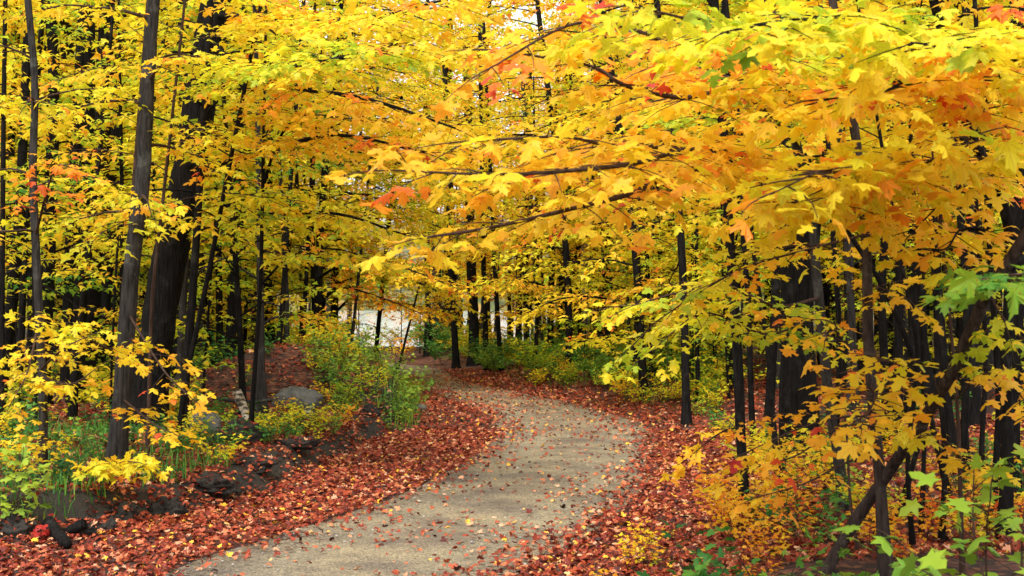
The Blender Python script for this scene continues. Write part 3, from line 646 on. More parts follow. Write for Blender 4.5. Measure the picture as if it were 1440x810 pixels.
spec_l = [
 ("thin reddish pole leaning right in front of the stout black trunk", [(210, 560, 17), (214, 420, 17), (228, 290, 17), (243, 150, 17)], 6, M_TWIG, .46, 7),
 ("thin dark pole just right of the stout black trunk", [(250, 620, 18), (265, 520, 18), (290, 400, 18), (318, 255, 18)], 8, D, .46, 7.5),
 ("second dark pole right of the stout black trunk", [(258, 640, 19), (262, 520, 19), (272, 400, 19), (281, 250, 19)], 13, D, .44, 8),
 ("black trunk close behind the slim grey left pole", [(58, 600, 24), (68, 350, 24), (75, 120, 24), (68, 0, 24)], 22, D, .45, 9),
 ("black trunk left of the forked grey maple", [(96, 620, 26), (98, 400, 26), (105, 240, 26), (116, 0, 26)], 20, D, .45, 10),
 ("broad black trunk close left of the forked grey maple", [(118, 620, 27), (130, 380, 27), (140, 230, 27), (150, 0, 27)], 32, D, .45, 10),
 ("black trunk between two broader black ones at left", [(108, 610, 25), (114, 400, 25), (124, 200, 25), (126, 0, 25)], 20, D, .45, 9),
 ("thin black pole cut by the left border", [(2, 640, 18), (3, 400, 18), (4, 200, 18), (6, 0, 18)], 9, D, .5, 7.5),
 ("dark trunk slanting in from the left border", [(-4, 640, 23), (14, 450, 23), (27, 300, 23), (40, 0, 23)], 18, D, .5, 9),
 ("narrow dark trunk near the left border", [(24, 640, 24), (30, 480, 24), (36, 330, 24), (60, 0, 24)], 11, D, .5, 9),
 ("dark trunk whose top shows left of the fork", [(134, 600, 28), (146, 430, 28), (158, 250, 28), (170, 20, 28)], 20, D, .45, 10),
 ("grey black trunk behind the thin bare pole", [(322, 560, 30), (328, 400, 30), (334, 250, 30), (340, 60, 30)], 15, D, .42, 10),
 ("thin dark trunk rising behind the leaf mound", [(425, 520, 33), (430, 400, 33), (438, 250, 33), (441, 60, 33)], 7, D, .42, 10),
 ("dark trunk behind the forked maple, seen between fork and stout trunk", [(182, 600, 25), (186, 420, 25), (190, 300, 25), (236, 0, 25)], 13, D, .45, 9),
 ("slim pole left of the leaf mound", [(390, 560, 29), (398, 420, 29), (405, 300, 29), (418, 120, 29)], 8, D, .42, 9),
]
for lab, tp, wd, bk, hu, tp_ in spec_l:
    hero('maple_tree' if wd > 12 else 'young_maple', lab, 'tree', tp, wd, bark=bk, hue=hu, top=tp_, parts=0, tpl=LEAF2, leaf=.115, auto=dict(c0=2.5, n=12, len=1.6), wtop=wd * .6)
hero('maple_sapling', "small bright yellow sapling spray in front of the forked maple's foot", 'tree',
     [(150, 705, 14.6), (155, 680, 14.6), (162, 650, 14.6)], 3, bark=M_TWIG, hue=.45, parts=80, auto=dict(c0=.15, n=0), limbs=[
        dict(pts=[(157, 672, 14.6), (170, 650, 14.3), (195, 650, 14)], hue=.44, w=3, step=.06, tw=.3, start=.1), dict(pts=[(157, 672, 14.6), (150, 650, 14.3), (135, 655, 14)], hue=.44, w=3, step=.06, tw=.25, start=.1)])
# --- maples that arch over the road further up
LOW = {440: [dict(pts=[(447, 430, 33), (480, 405, 32.5), (540, 420, 32), (590, 440, 31.5)], hue=.6, w=4, tw=.7, step=.12, leaf=.12), dict(pts=[(448, 390, 33), (490, 370, 32), (560, 375, 31), (630, 400, 30)], hue=.52, w=4, tw=.8, step=.12, leaf=.12),
           dict(pts=[(447, 450, 33), (430, 440, 32), (400, 440, 31)], hue=.5, w=4, tw=.7, step=.12, leaf=.12)],
       474: [dict(pts=[(471, 440, 40), (500, 418, 39.5), (560, 425, 39), (625, 438, 38.5)], hue=.56, w=4, tw=.9, step=.13, leaf=.13), dict(pts=[(472, 400, 40), (520, 385, 39), (580, 395, 38), (640, 420, 37)], hue=.48, w=4, tw=.9, step=.13, leaf=.13)],
       800: [dict(pts=[(799, 430, 38), (760, 400, 37), (700, 395, 36), (650, 410, 35)], hue=.52, w=4, tw=.9, step=.13, leaf=.13), dict(pts=[(799, 450, 38), (770, 440, 37.5), (730, 440, 37)], hue=.46, w=4, tw=.8, step=.13, leaf=.13)],
       905: [dict(pts=[(900, 450, 31), (850, 420, 30), (790, 420, 29), (740, 440, 28.5)], hue=.5, w=4, tw=.8, step=.13, leaf=.12), dict(pts=[(900, 480, 31), (860, 470, 30), (820, 480, 29)], hue=.42, w=4, tw=.8, step=.13, leaf=.12)]}
for lab, tp, wd, to, hu, n_, ln in [
    ("arching maple on the grassy bank left of the bend, spreading over the road", [(440, 545, 33), (446, 450, 33), (452, 300, 33), (470, 100, 33)], 12, 0.0, .45, 34, 4.2),
    ("arching maple just behind the grassy bank at the left", [(474, 540, 40), (470, 450, 40), (476, 300, 40), (490, 120, 40)], 12, .1, .42, 34, 4.6),
    ("arching maple right of the bend leaning out over the gravel", [(905, 560, 31), (900, 450, 31), (888, 300, 31), (860, 100, 31)], 12, math.pi, .5, 34, 4.0),
    ("arching maple behind the low bushes, spreading left over the bend", [(800, 540, 38), (800, 450, 38), (792, 300, 38), (770, 120, 38)], 11, math.pi, .47, 30, 4.2),
    ("tall arching maple right of the verge with orange top", [(965, 590, 25), (962, 450, 25), (955, 300, 25), (930, 60, 25)], 12, math.pi, .54, 26, 3.2)]:
    hero('maple_tree', lab, 'tree', tp, wd, bark=D, hue=hu, top=11.5, parts=0, tpl=LEAF2, leaf=.13, limbs=LOW.get(tp[0][0], ()), auto=dict(c0=2.9, n=n_, len=ln, toward=to, tw=.8, dens=.8, el=(-.05, .5)), wtop=wd * .6)
# --- past the bend
spec_c = [
 ("first black trunk right of the bright lake gap", [(641, 505, 47), (638, 450, 47), (634, 380, 47), (630, 250, 47)], 10, D, .5, 11),
 ("thick black trunk second right of the lake gap", [(666, 502, 48), (666, 450, 48), (663, 380, 48), (660, 250, 48)], 15, D, .5, 11),
 ("straight narrow trunk left of the small water glint", [(684, 512, 45), (682, 450, 45), (680, 380, 45), (678, 250, 45)], 8, D, .45, 11),
 ("narrow trunk right of the first water glint", [(704, 515, 44), (700, 450, 44), (696, 380, 44), (690, 250, 44)], 7, D, .45, 11),
 ("black trunk in the middle of the grove", [(740, 520, 46), (740, 450, 46), (739, 380, 46), (742, 250, 46)], 9, D, .5, 11),
 ("grey trunk tilting slightly left past the bend", [(765, 530, 43), (760, 470, 43), (754, 400, 43), (746, 280, 43)], 8, G, .5, 10),
 ("black trunk right of the tilting grey one", [(775, 528, 45), (774, 450, 45), (776, 380, 45), (780, 250, 45)], 10, D, .5, 11),
 ("black trunk left of the broadest far trunk", [(790, 526, 48), (789, 450, 48), (790, 380, 48), (792, 250, 48)], 9, D, .5, 11),
 ("broadest black trunk in the grove past the bend", [(803, 526, 50), (804, 450, 50), (806, 380, 50), (808, 250, 50)], 24, D, .5, 12),
 ("pale grey trunk touching the broadest far trunk", [(820, 524, 48), (821, 450, 48), (822, 380, 48), (826, 250, 48)], 13, M_BIRCH, .5, 12),
 ("dark trunk right of the pale grey trunk", [(838, 526, 46), (838, 450, 46), (837, 380, 46), (836, 250, 46)], 10, D, .5, 11),
 ("thin dark trunk behind the low bushes", [(858, 530, 44), (856, 450, 44), (858, 380, 44), (862, 250, 44)], 8, D, .45, 11),
 ("white barked birch rising above the bushes", [(912, 500, 38), (907, 420, 38), (904, 340, 38), (898, 240, 38)], 10, M_BIRCH, .45, 10),
 ("thin dark stem leaning right before the lake", [(524, 545, 40), (530, 480, 40), (535, 430, 40), (545, 330, 40)], 7, D, .55, 8),
 ("slanting thin stem before the lake", [(545, 565, 34), (562, 510, 34), (572, 470, 34), (590, 400, 34)], 4, D, .5, 0),
 ("thin stem at the left end of the lake gap", [(488, 560, 36), (492, 500, 36), (500, 430, 36), (510, 330, 36)], 5, G, .45, 8),
]
for lab, tp, wd, bk, hu, tp_ in spec_c:
    hero('maple_tree' if bk is not M_BIRCH else 'birch_tree', lab, 'tree', tp, wd, bark=bk, hue=hu, top=tp_ or None, parts=0, tpl=LEAF2, leaf=.13, auto=dict(c0=3.4, n=18 if tp_ else 4, len=2.3 if tp_ else .8, dens=.8, tw=.75), wtop=wd * .7)

# ---------------------------------------------------------------- the wood: copies of the shared kinds
random.seed(5)
def ok(x, y, md, rd):
    ins, dl_, dr_ = road_dist(np.array([x]), np.array([y]))
    if ins[0] or min(dl_[0], dr_[0]) < rd or lake_mask(np.array([x]), np.array([y]))[0] > .02: return False
    return all((x - a) ** 2 + (y - b) ** 2 > md * md for a, b in placed)
def scatter(kind, n, y0, y1, md, rd, hue, gap=None, sc=(.85, 1.15), pxr=(-60, 1500)):
    c = 0
    for _ in range(n * 30):
        if c >= n: break
        y = math.sqrt(random.uniform(y0 ** 2, y1 ** 2)); px = random.uniform(*pxr); x = (px - 720) / F * y
        if gap and gap(px, y): continue
        if not ok(x, y, md, rd): continue
        big = 1 + .75 * float(sstep(48, 90, y)) if kind == 'tall' else 1
        hb = hue(px, y); put_tree(kind, x, y, min(.8, max(.2, random.gauss(hb, .06))), sc=random.uniform(*sc) * big); c += 1
    return c
hf = lambda px, y: .40 if px < 450 else .47 if px < 900 else .40
gap = lambda px, y: (462 < px < 612 and y > 30) or (335 < px < 490 and 17 < y < 31)
n1 = scatter('tall', 120, 44, 95, 1.5, 2.2, hf, gap)
ng = scatter('tall', 16, 50, 68, 2.0, 2.0, hf, lambda px, y: not (430 < px < 478 or 603 < px < 650), sc=(1.15, 1.35))
n2 = scatter('tall', 24, 26, 44, 1.6, 2.6, hf, gap)
n2b = scatter('tall', 16, 19, 40, 1.3, 3.0, hf, lambda px, y: px < 1010)
n2c = scatter('tall', 8, 21, 36, 1.3, 3.0, hf, lambda px, y: px > 330)
n3 = scatter('mid', 75, 24, 60, 1.1, 1.8, hf, lambda px, y: gap(px, y) or px > 1020 and random.random() < .6)
n4 = scatter('mid', 7, 17, 24, 1.0, 2.6, hf, lambda px, y: 400 < px)
ns = scatter('sap', 7, 40, 58, 1.2, 1.6, lambda px, y: .6, lambda px, y: not (462 < px < 600))
nf1 = scatter('mid', 22, 32, 52, .9, 1.6, hf, pxr=(250, 455), sc=(.9, 1.3))
nf2 = scatter('mid', 16, 40, 62, .9, 1.6, hf, pxr=(612, 1000), sc=(.9, 1.3))
nf3 = scatter('mid', 1, 44, 58, 1.2, 1.2, hf, pxr=(478, 600), sc=(1.6, 1.9))
nf5 = scatter('sap', 12, 21, 34, .8, 2.0, lambda px, y: .36, pxr=(860, 1040), sc=(.9, 1.3))
nf6 = scatter('mid', 6, 26, 42, .9, 2.0, lambda px, y: .38, pxr=(820, 1040))
nf4 = scatter('tall', 9, 62, 100, 1.2, 1.2, hf, pxr=(300, 474), sc=(1.1, 1.3))
n5 = scatter('sap', 55, 20, 50, .8, 2.0, hf, lambda px, y: gap(px, y) or px > 1020 and random.random() < .5)
n6 = scatter('sap', 3, 16, 20, .7, 2.5, hf, lambda px, y: 330 < px < 1000)
print("trees", n1, n2, n3, n4, n5, n6)

# ---------------------------------------------------------------- undergrowth plants
PL = []
def build_plant(seed, h, nst, leaf, mat, tpl=LEAF1, dens=1.0):
    random.seed(seed); T = Tubes(); Ls = []
    for k in range(nst):
        a = random.uniform(0, 6.28); p = np.array([math.cos(a), math.sin(a), 0]) * random.uniform(0, .08)
        path = limb_path(p, a, random.uniform(.9, 1.45), h * random.uniform(.6, 1.1), 6, curve=-.25)
        T.tube(path, np.linspace(.006, .002, 6), 3, cap=False)
        L = spray(path, .005, dens, .24 * max(.6, h), leaf, hue=random.gauss(0, .06), tubes=T, start=.3, step=.09, pair=.07); Ls.append(L)
    L = cat_leaves(Ls)
    return dict(stem=T.mesh("plant_stem", [M_TWIG]), fol=leaves_mesh("plant_foliage", L, tpl, [mat]))
for s in range(4): PL.append(('green', build_plant(400 + s, .45 + .1 * s, 5, .07, M_GREEN)))
for s in range(4): PL.append(('bush', build_plant(440 + s, 1.3 + .2 * s, 7 + s, .125, M_LEAF if s % 2 else M_GREEN, LEAF2, .7)))
for s in range(4): PL.append(('yellow', build_plant(420 + s, .7 + .18 * s, 5, .08, M_LEAF)))
pl_xy = []
def put_plant(kind, x, y, hue, sc=1.0, label=None, group=None, md=.25, rd=1.5):
    if not label:
        ins, dl_, dr_ = road_dist(np.array([x]), np.array([y]))
        if ins[0] or min(dl_[0], dr_[0]) < rd or lake_mask(np.array([x]), np.array([y]))[0] > .02: return False
        if any((x - a) ** 2 + (y - b) ** 2 < md * md for a, b in pl_xy): return False
    k = random.choice([q for t, q in PL if t == kind]); px = 720 + x / y * F
    cw = ("low green" if hue < .5 else "low yellow-green") if kind == 'green' else ("low yellow-green" if hue < .36 else "low golden")
    if kind == 'bush': cw = "greenish" if k['fol'].materials[0] is M_GREEN else "lime green" if hue < .3 else "yellow-green" if hue < .4 else "yellow"
    t = thing('shrub' if kind == 'bush' else 'understory_plant', label or f"{dist_word(y)} {cw} {'bushy shrub' if kind == 'bush' else 'leafy plant'} {landmark(px)}", 'shrub' if kind == 'bush' else 'plant', (x, y, Hs(x, y) - .02), group or ('bushy shrubs round the bend and shore' if kind == 'bush' else 'leafy plants on the forest floor'))
    t.rotation_euler = (0, 0, random.uniform(0, 6.28)); t.scale = (sc, sc, sc)
    fh = hue if k['fol'].materials[0] is M_LEAF or kind == 'green' else hue + .35
    link('stem', k['stem'], t); link('foliage', k['fol'], t, color=(fh, 0, 0, 1), kind='stuff'); pl_xy.append((x, y)); return True
def scat_plants(n, kinds, px0, px1, y0, y1, hue, rd=1.5, md=.3, sc=(.7, 1.2)):
    c = 0
    for _ in range(n * 20):
        if c >= n: break
        y = random.uniform(y0, y1); px = random.uniform(px0, px1); k = random.choice(kinds)
        if put_plant(k, (px - 720) / F * y, y, max(.05, random.gauss(hue[k], .08)), random.uniform(*sc), md=md, rd=rd): c += 1
random.seed(9)
HU = {'green': .5, 'yellow': .36}
scat_plants(40, ['green', 'green', 'green', 'green', 'yellow'], -20, 420, 13.5, 20, HU, rd=2.1, sc=(.5, .95))
scat_plants(34, ['green', 'yellow'], -20, 350, 20, 32, HU, rd=2.3)
scat_plants(26, ['green', 'yellow'], 300, 480, 19, 22.5, HU, rd=2.1, sc=(.35, .7))
scat_plants(16, ['green', 'yellow'], 340, 480, 24, 31, HU, rd=2.1, sc=(.4, .8))
scat_plants(56, ['green', 'green', 'green', 'yellow'], 440, 590, 23, 40, {'green': .8, 'yellow': .36}, rd=.9, md=.2, sc=(.6, 1.2))
scat_plants(42, ['bush'], 740, 1030, 23, 44, {'bush': .34}, rd=1.5, md=.8, sc=(.45, .85))
scat_plants(40, ['green', 'yellow'], 740, 1030, 22, 40, {'green': .55, 'yellow': .34}, rd=1.0, md=.35, sc=(.5, 1.0))
scat_plants(16, ['bush'], 620, 860, 40, 55, {'bush': .33}, rd=1.0, md=.8, sc=(.5, .95))
scat_plants(46, ['yellow', 'green', 'green'], 1000, 1460, 11.5, 24, {'green': .45, 'yellow': .5}, rd=1.2, sc=(.45, .9))
scat_plants(16, ['green', 'yellow'], 440, 640, 43, 66, {'green': .7, 'yellow': .5}, rd=1.0, md=.4, sc=(.9, 1.5))
for i_, (px, d, hu, s_, lab, kd) in enumerate([
    (905, 8.7, .35, .95, "blue green leafy plant in the bottom margin, leftmost of its row", 'green'),
    (960, 8.9, .35, 1.1, "dark green leafy plant at the bottom right of the road", 'green'),
    (1030, 8.9, .55, 1.1, "green plant at the bottom between verge and leaning stem", 'green'),
    (1090, 8.7, .6, 1.0, "mid green leafy plant at the foot of the leaning stem", 'green'),
    (1215, 8.0, .8, 1.2, "pale green plant below the reddish upright pole", 'green'),
    (1330, 7.6, .8, 1.3, "light green plant at the bottom near the whip sapling", 'green'),
    (1420, 7.5, .85, 1.7, "light green plant in the bottom right corner", 'green'),
    (862, 10.0, .56, .45, "tan yellow seedling leaning over the right verge", 'yellow'),
    (905, 11.5, .46, .45, "yellow seedling on the red leaves of the right verge", 'yellow'),
    (10, 12.9, .9, 1.4, "pale lime green plant at the left border", 'green'),
    (120, 14.5, .2, 1.0, "blue green plant near the forked maple", 'green')]):
    x = (px - 720) / F * d; put_plant(kd, x, d, hu, s_, label=lab)

scat_plants(10, ['yellow'], 960, 1400, 9.6, 14, {'yellow': .58}, rd=.9, md=.5, sc=(.4, .75))
scat_plants(14, ['bush'], 600, 690, 47, 66, {'bush': .36}, rd=.8, md=.8, sc=(.6, 1.1))
scat_plants(18, ['bush'], 750, 900, 46, 66, {'bush': .34}, rd=.8, md=.8, sc=(.8, 1.4))
scat_plants(10, ['bush'], 380, 475, 44, 66, {'bush': .36}, rd=.8, md=.8, sc=(.8, 1.4))
# grass on the little bank left of the bend: too many blades to count
def blades(name, n, area, h, hue, mat):
    px = rng.uniform(area[0], area[1], n); y = rng.uniform(area[2], area[3], n); x = (px - 720) / F * y
    ins, dl_, dr_ = road_dist(x, y); k = (~ins) & (np.minimum(dl_, dr_) > area[4]) & (lake_mask(x, y) < .02) & (fbm(x, y, 1.0) > -.06); x = x[k]; y = y[k]; n = len(x)
    base = np.stack([x, y, H(x, y) - .01], -1); a = rng.uniform(0, 6.28, n); hgt = h * rng.uniform(.4, 1.2, n)
    sd = np.stack([np.cos(a), np.sin(a), 0 * a], -1) * .007; ln = np.stack([np.cos(a + 1.5), np.sin(a + 1.5), 0 * a], -1) * (hgt * rng.uniform(.2, .7, n))[:, None]
    up = np.array([0, 0, 1.]) * hgt[:, None]
    V = np.stack([base - sd, base + sd, base + ln * .35 + up * .6 + sd * .8, base + ln * .35 + up * .6 - sd * .8, base + ln + up], 1)
    F3 = np.array([(0, 1, 2), (0, 2, 3), (3, 2, 4)]); Fc = (F3[None] + (np.arange(n) * 5)[:, None, None]).reshape(-1, 3)
    link(name, mesh_from(name, V.reshape(-1, 3), Fc, [mat], attr=np.repeat(rng.normal(hue, .12, n), 3)), color=(0, 0, 0, 1), kind='stuff')
blades('grass', 2600, (462, 590, 24, 42, .9), .32, .8, M_GREEN)
blades('grass', 3500, (-30, 330, 13, 20, 2.0), .22, .6, M_GREEN)
blades('grass', 5000, (700, 1010, 24, 44, 1.3), .25, .6, M_GREEN)

# ---------------------------------------------------------------- fallen leaves
def litter(n, px0, px1, y0, y1, accept, size=.085, tpl=LEAF1, hue=(.5, .19), lift=.02):
    y = np.sqrt(rng.uniform(y0 ** 2, y1 ** 2, n)); x = (rng.uniform(px0, px1, n) - 720) / F * y
    h, ins, dl_, dr_, lf, d_, vw_ = H(x, y, True); k = accept(x, y, ins, dl_, dr_, lf, d_, vw_); x = x[k]; y = y[k]; h = h[k]; ins = ins[k]; n = len(x)
    a = rng.uniform(0, 6.28, n); 
    d = np.stack([np.cos(a), np.sin(a), rng.normal(0, .38, n)], -1); nr = np.stack([rng.normal(0, .55, n), rng.normal(0, .55, n) - .1, np.ones(n)], -1)
    s = size * rng.uniform(.5, 1.35, n); z = h + lift + rng.uniform(0, lift * 1.6, n) + ins * .03
    return dict(pos=np.stack([x, y, z], -1), dir=d, nrm=nr, size=s, hue=np.clip(rng.normal(hue[0], hue[1], n), 0, 1) + (rng.random(n) < .02) * .35, bend=rng.uniform(-2, 4.5, n))
edge = lambda x, y: .0 + .5 * fbm(x, y, 1.2)
def on_verge(x, y, ins, dl_, dr_, lf, d_, vw_):
    e = np.minimum(dl_, dr_)
    p = np.where(ins, np.exp(-np.maximum(e - edge(x, y), 0) / .16), np.where(lf, np.where(d_ < vw_ + .1, 1, np.where(d_ < vw_ + .55, .25 + .6 * (fbm(x, y, .9) > 0), .55)), np.where(d_ < 2.4, 1, .55)))
    return rng.random(len(x)) < p * (lake_mask(x, y) < .02)
A = litter(98000, -40, 1480, 10.5, 24, on_verge, size=.055, hue=(.48, .25))
B_ = litter(42000, 250, 1250, 24, 46, lambda *a: on_verge(*a) & (a[6] < 7), size=.08, tpl=LEAF2, hue=(.5, .22))
Cc = litter(9000, -40, 1480, 20, 46, lambda x, y, ins, dl_, dr_, lf, d_, vw_: (~ins) & (d_ > 2), size=.12, tpl=LEAF2)
link('leaf_litter', leaves_mesh('leaf_litter', A, LEAF1, [M_LITTER]), color=(0, 0, 0, 1), kind='stuff')
link('leaf_litter', leaves_mesh('leaf_litter_beyond', cat_leaves([B_, Cc]), LEAF2, [M_LITTER]), color=(0, 0, 0, 1), kind='stuff')
# leaves lying singly on the gravel
S_ = litter(42000, 150, 950, 10.8, 42, lambda x, y, ins, dl_, dr_, lf, d_, vw_: ins & (rng.random(len(x)) < .15 + .5 * np.clip(fbm(x, y, 1.5) * 3 + .3, 0, 1)), size=.056, hue=(.58, .24), lift=.008)
px, py = to_px(S_['pos']); sc_ = np.where((px > 5) & (px < 1435) & (py > 5) & (py < 805), S_['size'] / S_['pos'][:, 1], 0)
top_ = np.argsort(-sc_)[:290]; keep = np.ones(len(sc_), bool); keep[top_] = False
LIT = []
for s in range(4):
    TV, TF = LEAF1; v = TV.copy(); v[:, 2] *= (.5, 2.5, 4, -1.5)[s]; LIT.append(mesh_from("fallen_leaf", v, TF, [M_LITTER], attr=np.zeros(len(TF))))
d_, n_, s2 = leaf_frames(S_['dir'], S_['nrm'])
for q in top_:
    hv = float(S_['hue'][q]); cw = "dark brown" if hv < .3 else "rust red" if hv < .55 else "reddish tan" if hv < .75 else "pale tan" if hv < .95 else "orange yellow"
    m = Matrix(((s2[q][0], d_[q][0], n_[q][0], 0), (s2[q][1], d_[q][1], n_[q][1], 0), (s2[q][2], d_[q][2], n_[q][2], 0), (0, 0, 0, 1)))
    z = float(S_['size'][q]); m = m @ Matrix.Diagonal((z, z, z, 1)); m.translation = Vector(S_['pos'][q])
    pos = "near the bottom of the road" if S_['pos'][q][1] < 14 else "midway up the road" if S_['pos'][q][1] < 18 else "at the bend"
    o = link('fallen_leaf', random.choice(LIT), color=(hv, 0, 0, 1), label=f"{cw} fallen leaf lying on the gravel {pos}", category='leaf', group='fallen leaves lying on the gravel road'); o.matrix_world = m
link('leaf_litter', leaves_mesh('scattered_leaves', sub_leaves(S_, keep), LEAF1, [M_LITTER]), color=(0, 0, 0, 1), kind='stuff')
# loose stones of the road surface
n = 5000; y = np.sqrt(rng.uniform(10.8 ** 2, 30 ** 2, n)); x = (rng.uniform(150, 950, n) - 720) / F * y; k = inside(x, y); x = x[k]; y = y[k]; n = len(x)
oc = np.array([(1, 0, 0), (0, 1, 0), (-1, 0, 0), (0, -1, 0), (0, 0, .8)]); of = np.array([(0, 1, 4), (1, 2, 4), (2, 3, 4), (3, 0, 4)])
ss = rng.gamma(2, .0032, n) + .003; jit = rng.uniform(.6, 1.3, (n, 5, 3))
V = np.stack([x, y, np.full(n, .03) + fbm(x, y, .8) * .03], -1)[:, None] + oc[None] * jit * ss[:, None, None]
link('gravel', mesh_from('gravel', V.reshape(-1, 3), (of[None] + (np.arange(n) * 5)[:, None, None]).reshape(-1, 3), [M_PEB]), kind='stuff')

# ---------------------------------------------------------------- rocks, logs, stumps, clods
TOPS = []
def rock(name, label, cat, px, py, d, w_, h_, dep, mat, seed, group=None, sharp=.25):
    import bmesh
    random.seed(seed); bm = bmesh.new(); bmesh.ops.create_icosphere(bm, subdivisions=4, radius=1)
    x0 = (px - 720) / F * d; z0 = Hs(x0, d); o1 = seed * 3.1
    for v in bm.verts:
        c = v.co; n1 = noise.fractal(Vector((c.x * 1.1 + o1, c.y * 1.1, c.z * 1.1)), 1.0, 2.0, 2); n2 = noise.fractal(Vector((c.x * 4 + o1, c.y * 4, c.z * 4)), .7, 2.1, 4)
        n3 = noise.fractal(Vector((c.x * 10 + o1, c.y * 10, c.z * 10)), .8, 2.1, 3); f = 1 + sharp * .55 * n1 + sharp * .45 * n2 + sharp * .22 * n3
        v.co = Vector((c.x * f * w_ / 2, c.y * f * dep / 2, max(c.z, -.5) * f * h_ / 2))
    m = bpy.data.meshes.new(name); bm.to_mesh(m); bm.free(); m.materials.append(mat)
    for p in m.polygons: p.use_smooth = True
    z = z0 + h_ * .25
    if name in ('earth_clod', 'stump'):
        co = [p.center for p in m.polygons if p.normal.z > .45]; co = random.sample(co, min(len(co), int(130 * w_)))
        TOPS.extend([(c.x + x0, c.y + d, c.z + z + .01) for c in co])
    o = link(name, m, loc=(x0, d, z), label=label, category=cat, group=group); o.rotation_euler.z = random.uniform(-.3, .3); return o
rock('boulder', "smooth grey boulder half sunk in the leaf mound", 'rock', 420, 568, 24.0, .84, .5, .6, M_ROCK, 3)
rock('boulder', "small grey rock in the green plants left of the dark stump", 'rock', 288, 640, 19.5, .5, .42, .4, M_ROCK, 8)
rock('boulder', "tiny dark stone on the red leaves below the grassy bank", 'rock', 592, 582, 27.5, .22, .14, .18, M_ROCK, 12)
rock('stump', "black rotten stump lying in green plants on the left bank", 'stump', 335, 650, 18.6, .62, .42, .4, M_SOIL, 21, sharp=.55)
for i_, (px, d, w_, h_, lab) in enumerate([(25, 12.8, .55, .26, "black soil clod at the left border"), (118, 13.0, .34, .2, "dark clod under the red leaf clump"),
    (150, 13.3, .3, .22, "dark clod right beside the red leaf clump"), (140, 12.6, .12, .12, "small pointed black clod"), (175, 14.2, .42, .24, "earth clod at the forked maple's foot"),
    (235, 14.6, .55, .3, "largest dark earth clod on the bank edge"), (300, 15.8, .8, .24, "long black earth lump right of the largest clod"), (360, 17.0, .7, .22, "low black earth lump below the stump"),
    (420, 18.6, .8, .22, "black earth lump nearest the grassy bank"), (520, 23.5, .5, .25, "dark earth lump under the grassy bank")]):
    w_ *= .62; h_ *= .95
    rock('earth_clod', lab, 'clod', px, 0, d, w_, h_, w_ * .7, M_SOIL, 40 + i_, group='dark clods along the left bank', sharp=.75)
def _tops():
    p = np.array(TOPS); n = len(p); a = rng.uniform(0, 6.28, n)
    return dict(pos=p, dir=np.stack([np.cos(a), np.sin(a), rng.normal(0, .3, n)], -1), nrm=rng.normal(0, .4, (n, 3)) + [0, -.2, 1], size=rng.uniform(.04, .085, n), hue=np.clip(rng.normal(.5, .2, n), 0, 1), bend=rng.uniform(-2, 4, n))
link('leaf_litter', leaves_mesh('clod_leaves', _tops(), LEAF1, [M_LITTER]), color=(0, 0, 0, 1), kind='stuff')
def log(name, label, pts, r, mat):
    pp = np.array(pts); o0 = pp[0].copy(); T = Tubes(); pa = smooth_path(pp, 12); pa = pa + rng.normal(0, r * .04, pa.shape); T.tube(pa, np.linspace(r, r * .85, 12), 12, rough=.08)
    back = pp[0] - unit(pp[1] - pp[0]) * .002; T.tube([pp[0] + unit(pp[1] - pp[0]) * .01, back], [r, r * .05], 12)
    e = thing(name, label, 'log', o0, 'birch logs on the left bank' if 'birch' in name else None); link('bark', T.mesh(name, [mat], o0), e); return e
def birch_rings():
    m, n, o = new_mat("birch_log_bark"); tc = n.nodes.new("ShaderNodeTexCoord")
    a = N(n, "ShaderNodeTexNoise", Scale=9.0, Detail=6.0); n.links.new(tc.outputs['Object'], a.inputs['Vector'])
    mp = n.nodes.new("ShaderNodeMapping"); mp.inputs['Scale'].default_value = (1.2, 1.2, 3.2); n.links.new(tc.outputs['Object'], mp.inputs[0])
    b = N(n, "ShaderNodeTexNoise", Scale=7.0, Detail=4.0); n.links.new(mp.outputs[0], b.inputs['Vector'])
    r = ramp(n, [(.42, (.02, .014, .01)), (.50, (.22, .17, .12)), (.62, (.42, .37, .30))]); n.links.new(b.outputs['Fac'], r.inputs[0])
    s = N(n, "ShaderNodeBsdfPrincipled"); s.inputs['Roughness'].default_value = .85; n.links.new(r.outputs[0], s.inputs['Base Color']); n.links.new(s.outputs[0], o.inputs[0]); return m
M_LOG = birch_rings()
log('birch_log', "longer birch log tilted against the thin bare pole", [P(334, 552, 21.6), P(345, 580, 21.3), P(356, 612, 21)], .075, M_LOG)
log('birch_log', "short birch log standing in front of the grey boulder", [P(437, 572, 22.6), P(430, 598, 22.4)], .08, M_LOG)
log('fallen_branch', "thin grey branch lying between the birch log and boulder", [P(300, 560, 22.5), P(350, 565, 22.4), P(385, 562, 22.4)], .03, M_GREY)
log('fallen_branch', "long thin branch lying below the grey boulder", [P(380, 606, 22), P(420, 598, 22.2), P(478, 594, 22.6)], .02, M_DARK)
log('rotten_log', "dark broken log end sticking out of the bank at lower left", [P(70, 735, 12.9), P(95, 765, 12.5)], .06, M_DARK)
log('rotten_log', "second dark broken log beside the red leaf clump", [P(120, 735, 12.9), P(90, 750, 12.9)], .05, M_DARK)
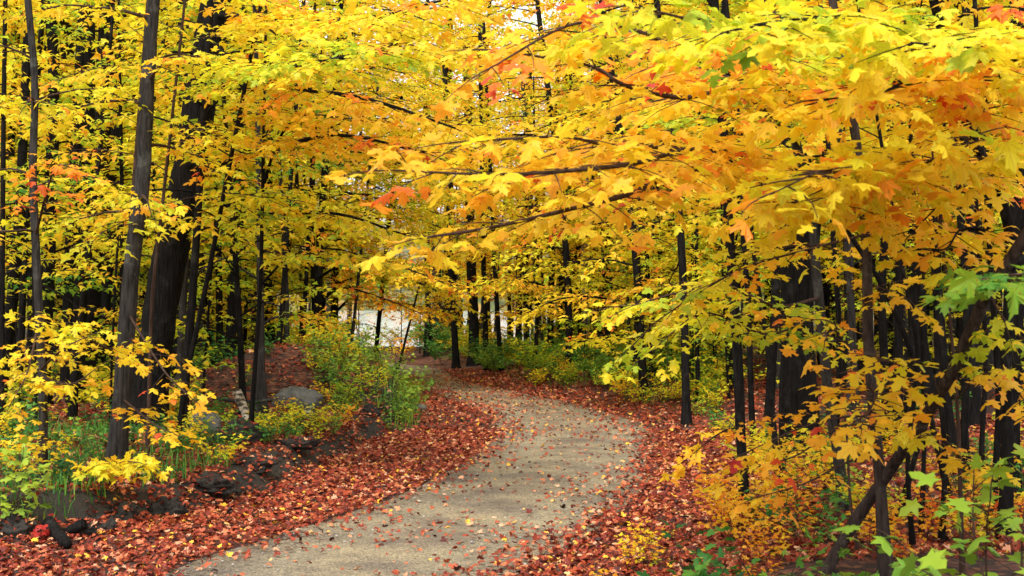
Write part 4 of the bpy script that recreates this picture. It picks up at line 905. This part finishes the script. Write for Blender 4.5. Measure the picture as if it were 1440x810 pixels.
# clump of crimson leaves at lower left
for lab, px, py, d in [("crimson leaf clump on the dark soil at lower left", 62, 748, 12.7), ("smaller crimson leaf clump higher on the bank", 72, 716, 13.4)]:
    c = P(px, py, d); c[2] = Hs(c[0], c[1]) + .06; n = 14; L = dict(pos=c + rng.normal(0, .04, (n, 3)), dir=rng.normal(0, 1, (n, 3)) * [1, 1, .4], nrm=rng.normal(0, .4, (n, 3)) + [0, -.4, 1], size=rng.uniform(.05, .09, n), hue=np.full(n, .98), bend=np.ones(n))
    link('leaf_clump', leaves_mesh('leaf_clump', L, LEAF1, [M_LEAF], c), loc=c, color=(0, 0, 0, 1), label=lab, category='leaves', group='crimson leaf clumps')

# ---------------------------------------------------------------- wooded far shore, one mass
n = 480; xs = rng.uniform(-200, 200, n); ys = rng.uniform(592, 800, n); hs_ = H(xs, ys)
Ls = []
for x, y, h in zip(xs, ys, hs_):
    m_ = 150; c = unit(rng.normal(0, 1, (m_, 3))) * rng.uniform(.5, 1, (m_, 1)) * [3.2, 3.2, 5.5]; hb = random.choice([.1, .2, .3, .5, .6, .75])
    Ls.append(dict(pos=c + [x, y, h + 6.5], dir=rng.normal(0, 1, (m_, 3)), nrm=c + rng.normal(0, 1, (m_, 3)), size=rng.uniform(1.0, 2.0, m_), hue=rng.normal(hb, .05, m_), bend=np.ones(m_)))
link('far_forest', leaves_mesh('far_forest', cat_leaves(Ls), LEAF3, [M_LEAF]), color=(0, 0, 0, 1), kind='stuff')
tris = sum(len(m.loops) - 2 * len(m.polygons) for m in bpy.data.meshes)
# alike neighbours that ended up with one label are told apart by their order across the picture
ORD = "leftmost second third fourth fifth sixth seventh eighth ninth tenth eleventh twelfth thirteenth fourteenth fifteenth sixteenth".split()
bpy.context.view_layer.update(); by = {}
for o in C.objects:
    if o.parent is None and o.get('label') and o.name.split('.')[0] != 'fallen_leaf': by.setdefault(o['label'], []).append(o)
for lab, os_ in by.items():
    if len(os_) > 1:
        os_.sort(key=lambda o: o.location.x / max(o.location.y, 1))
        for k, o in enumerate(os_):
            if k < len(ORD): o['label'] = f"{ORD[k] if k else 'leftmost'} {lab}" if k < len(os_) - 1 or len(os_) > len(ORD) else f"rightmost {lab}"
print("TRIS", tris, "OBJ", len(bpy.data.objects), "placed", len(placed))
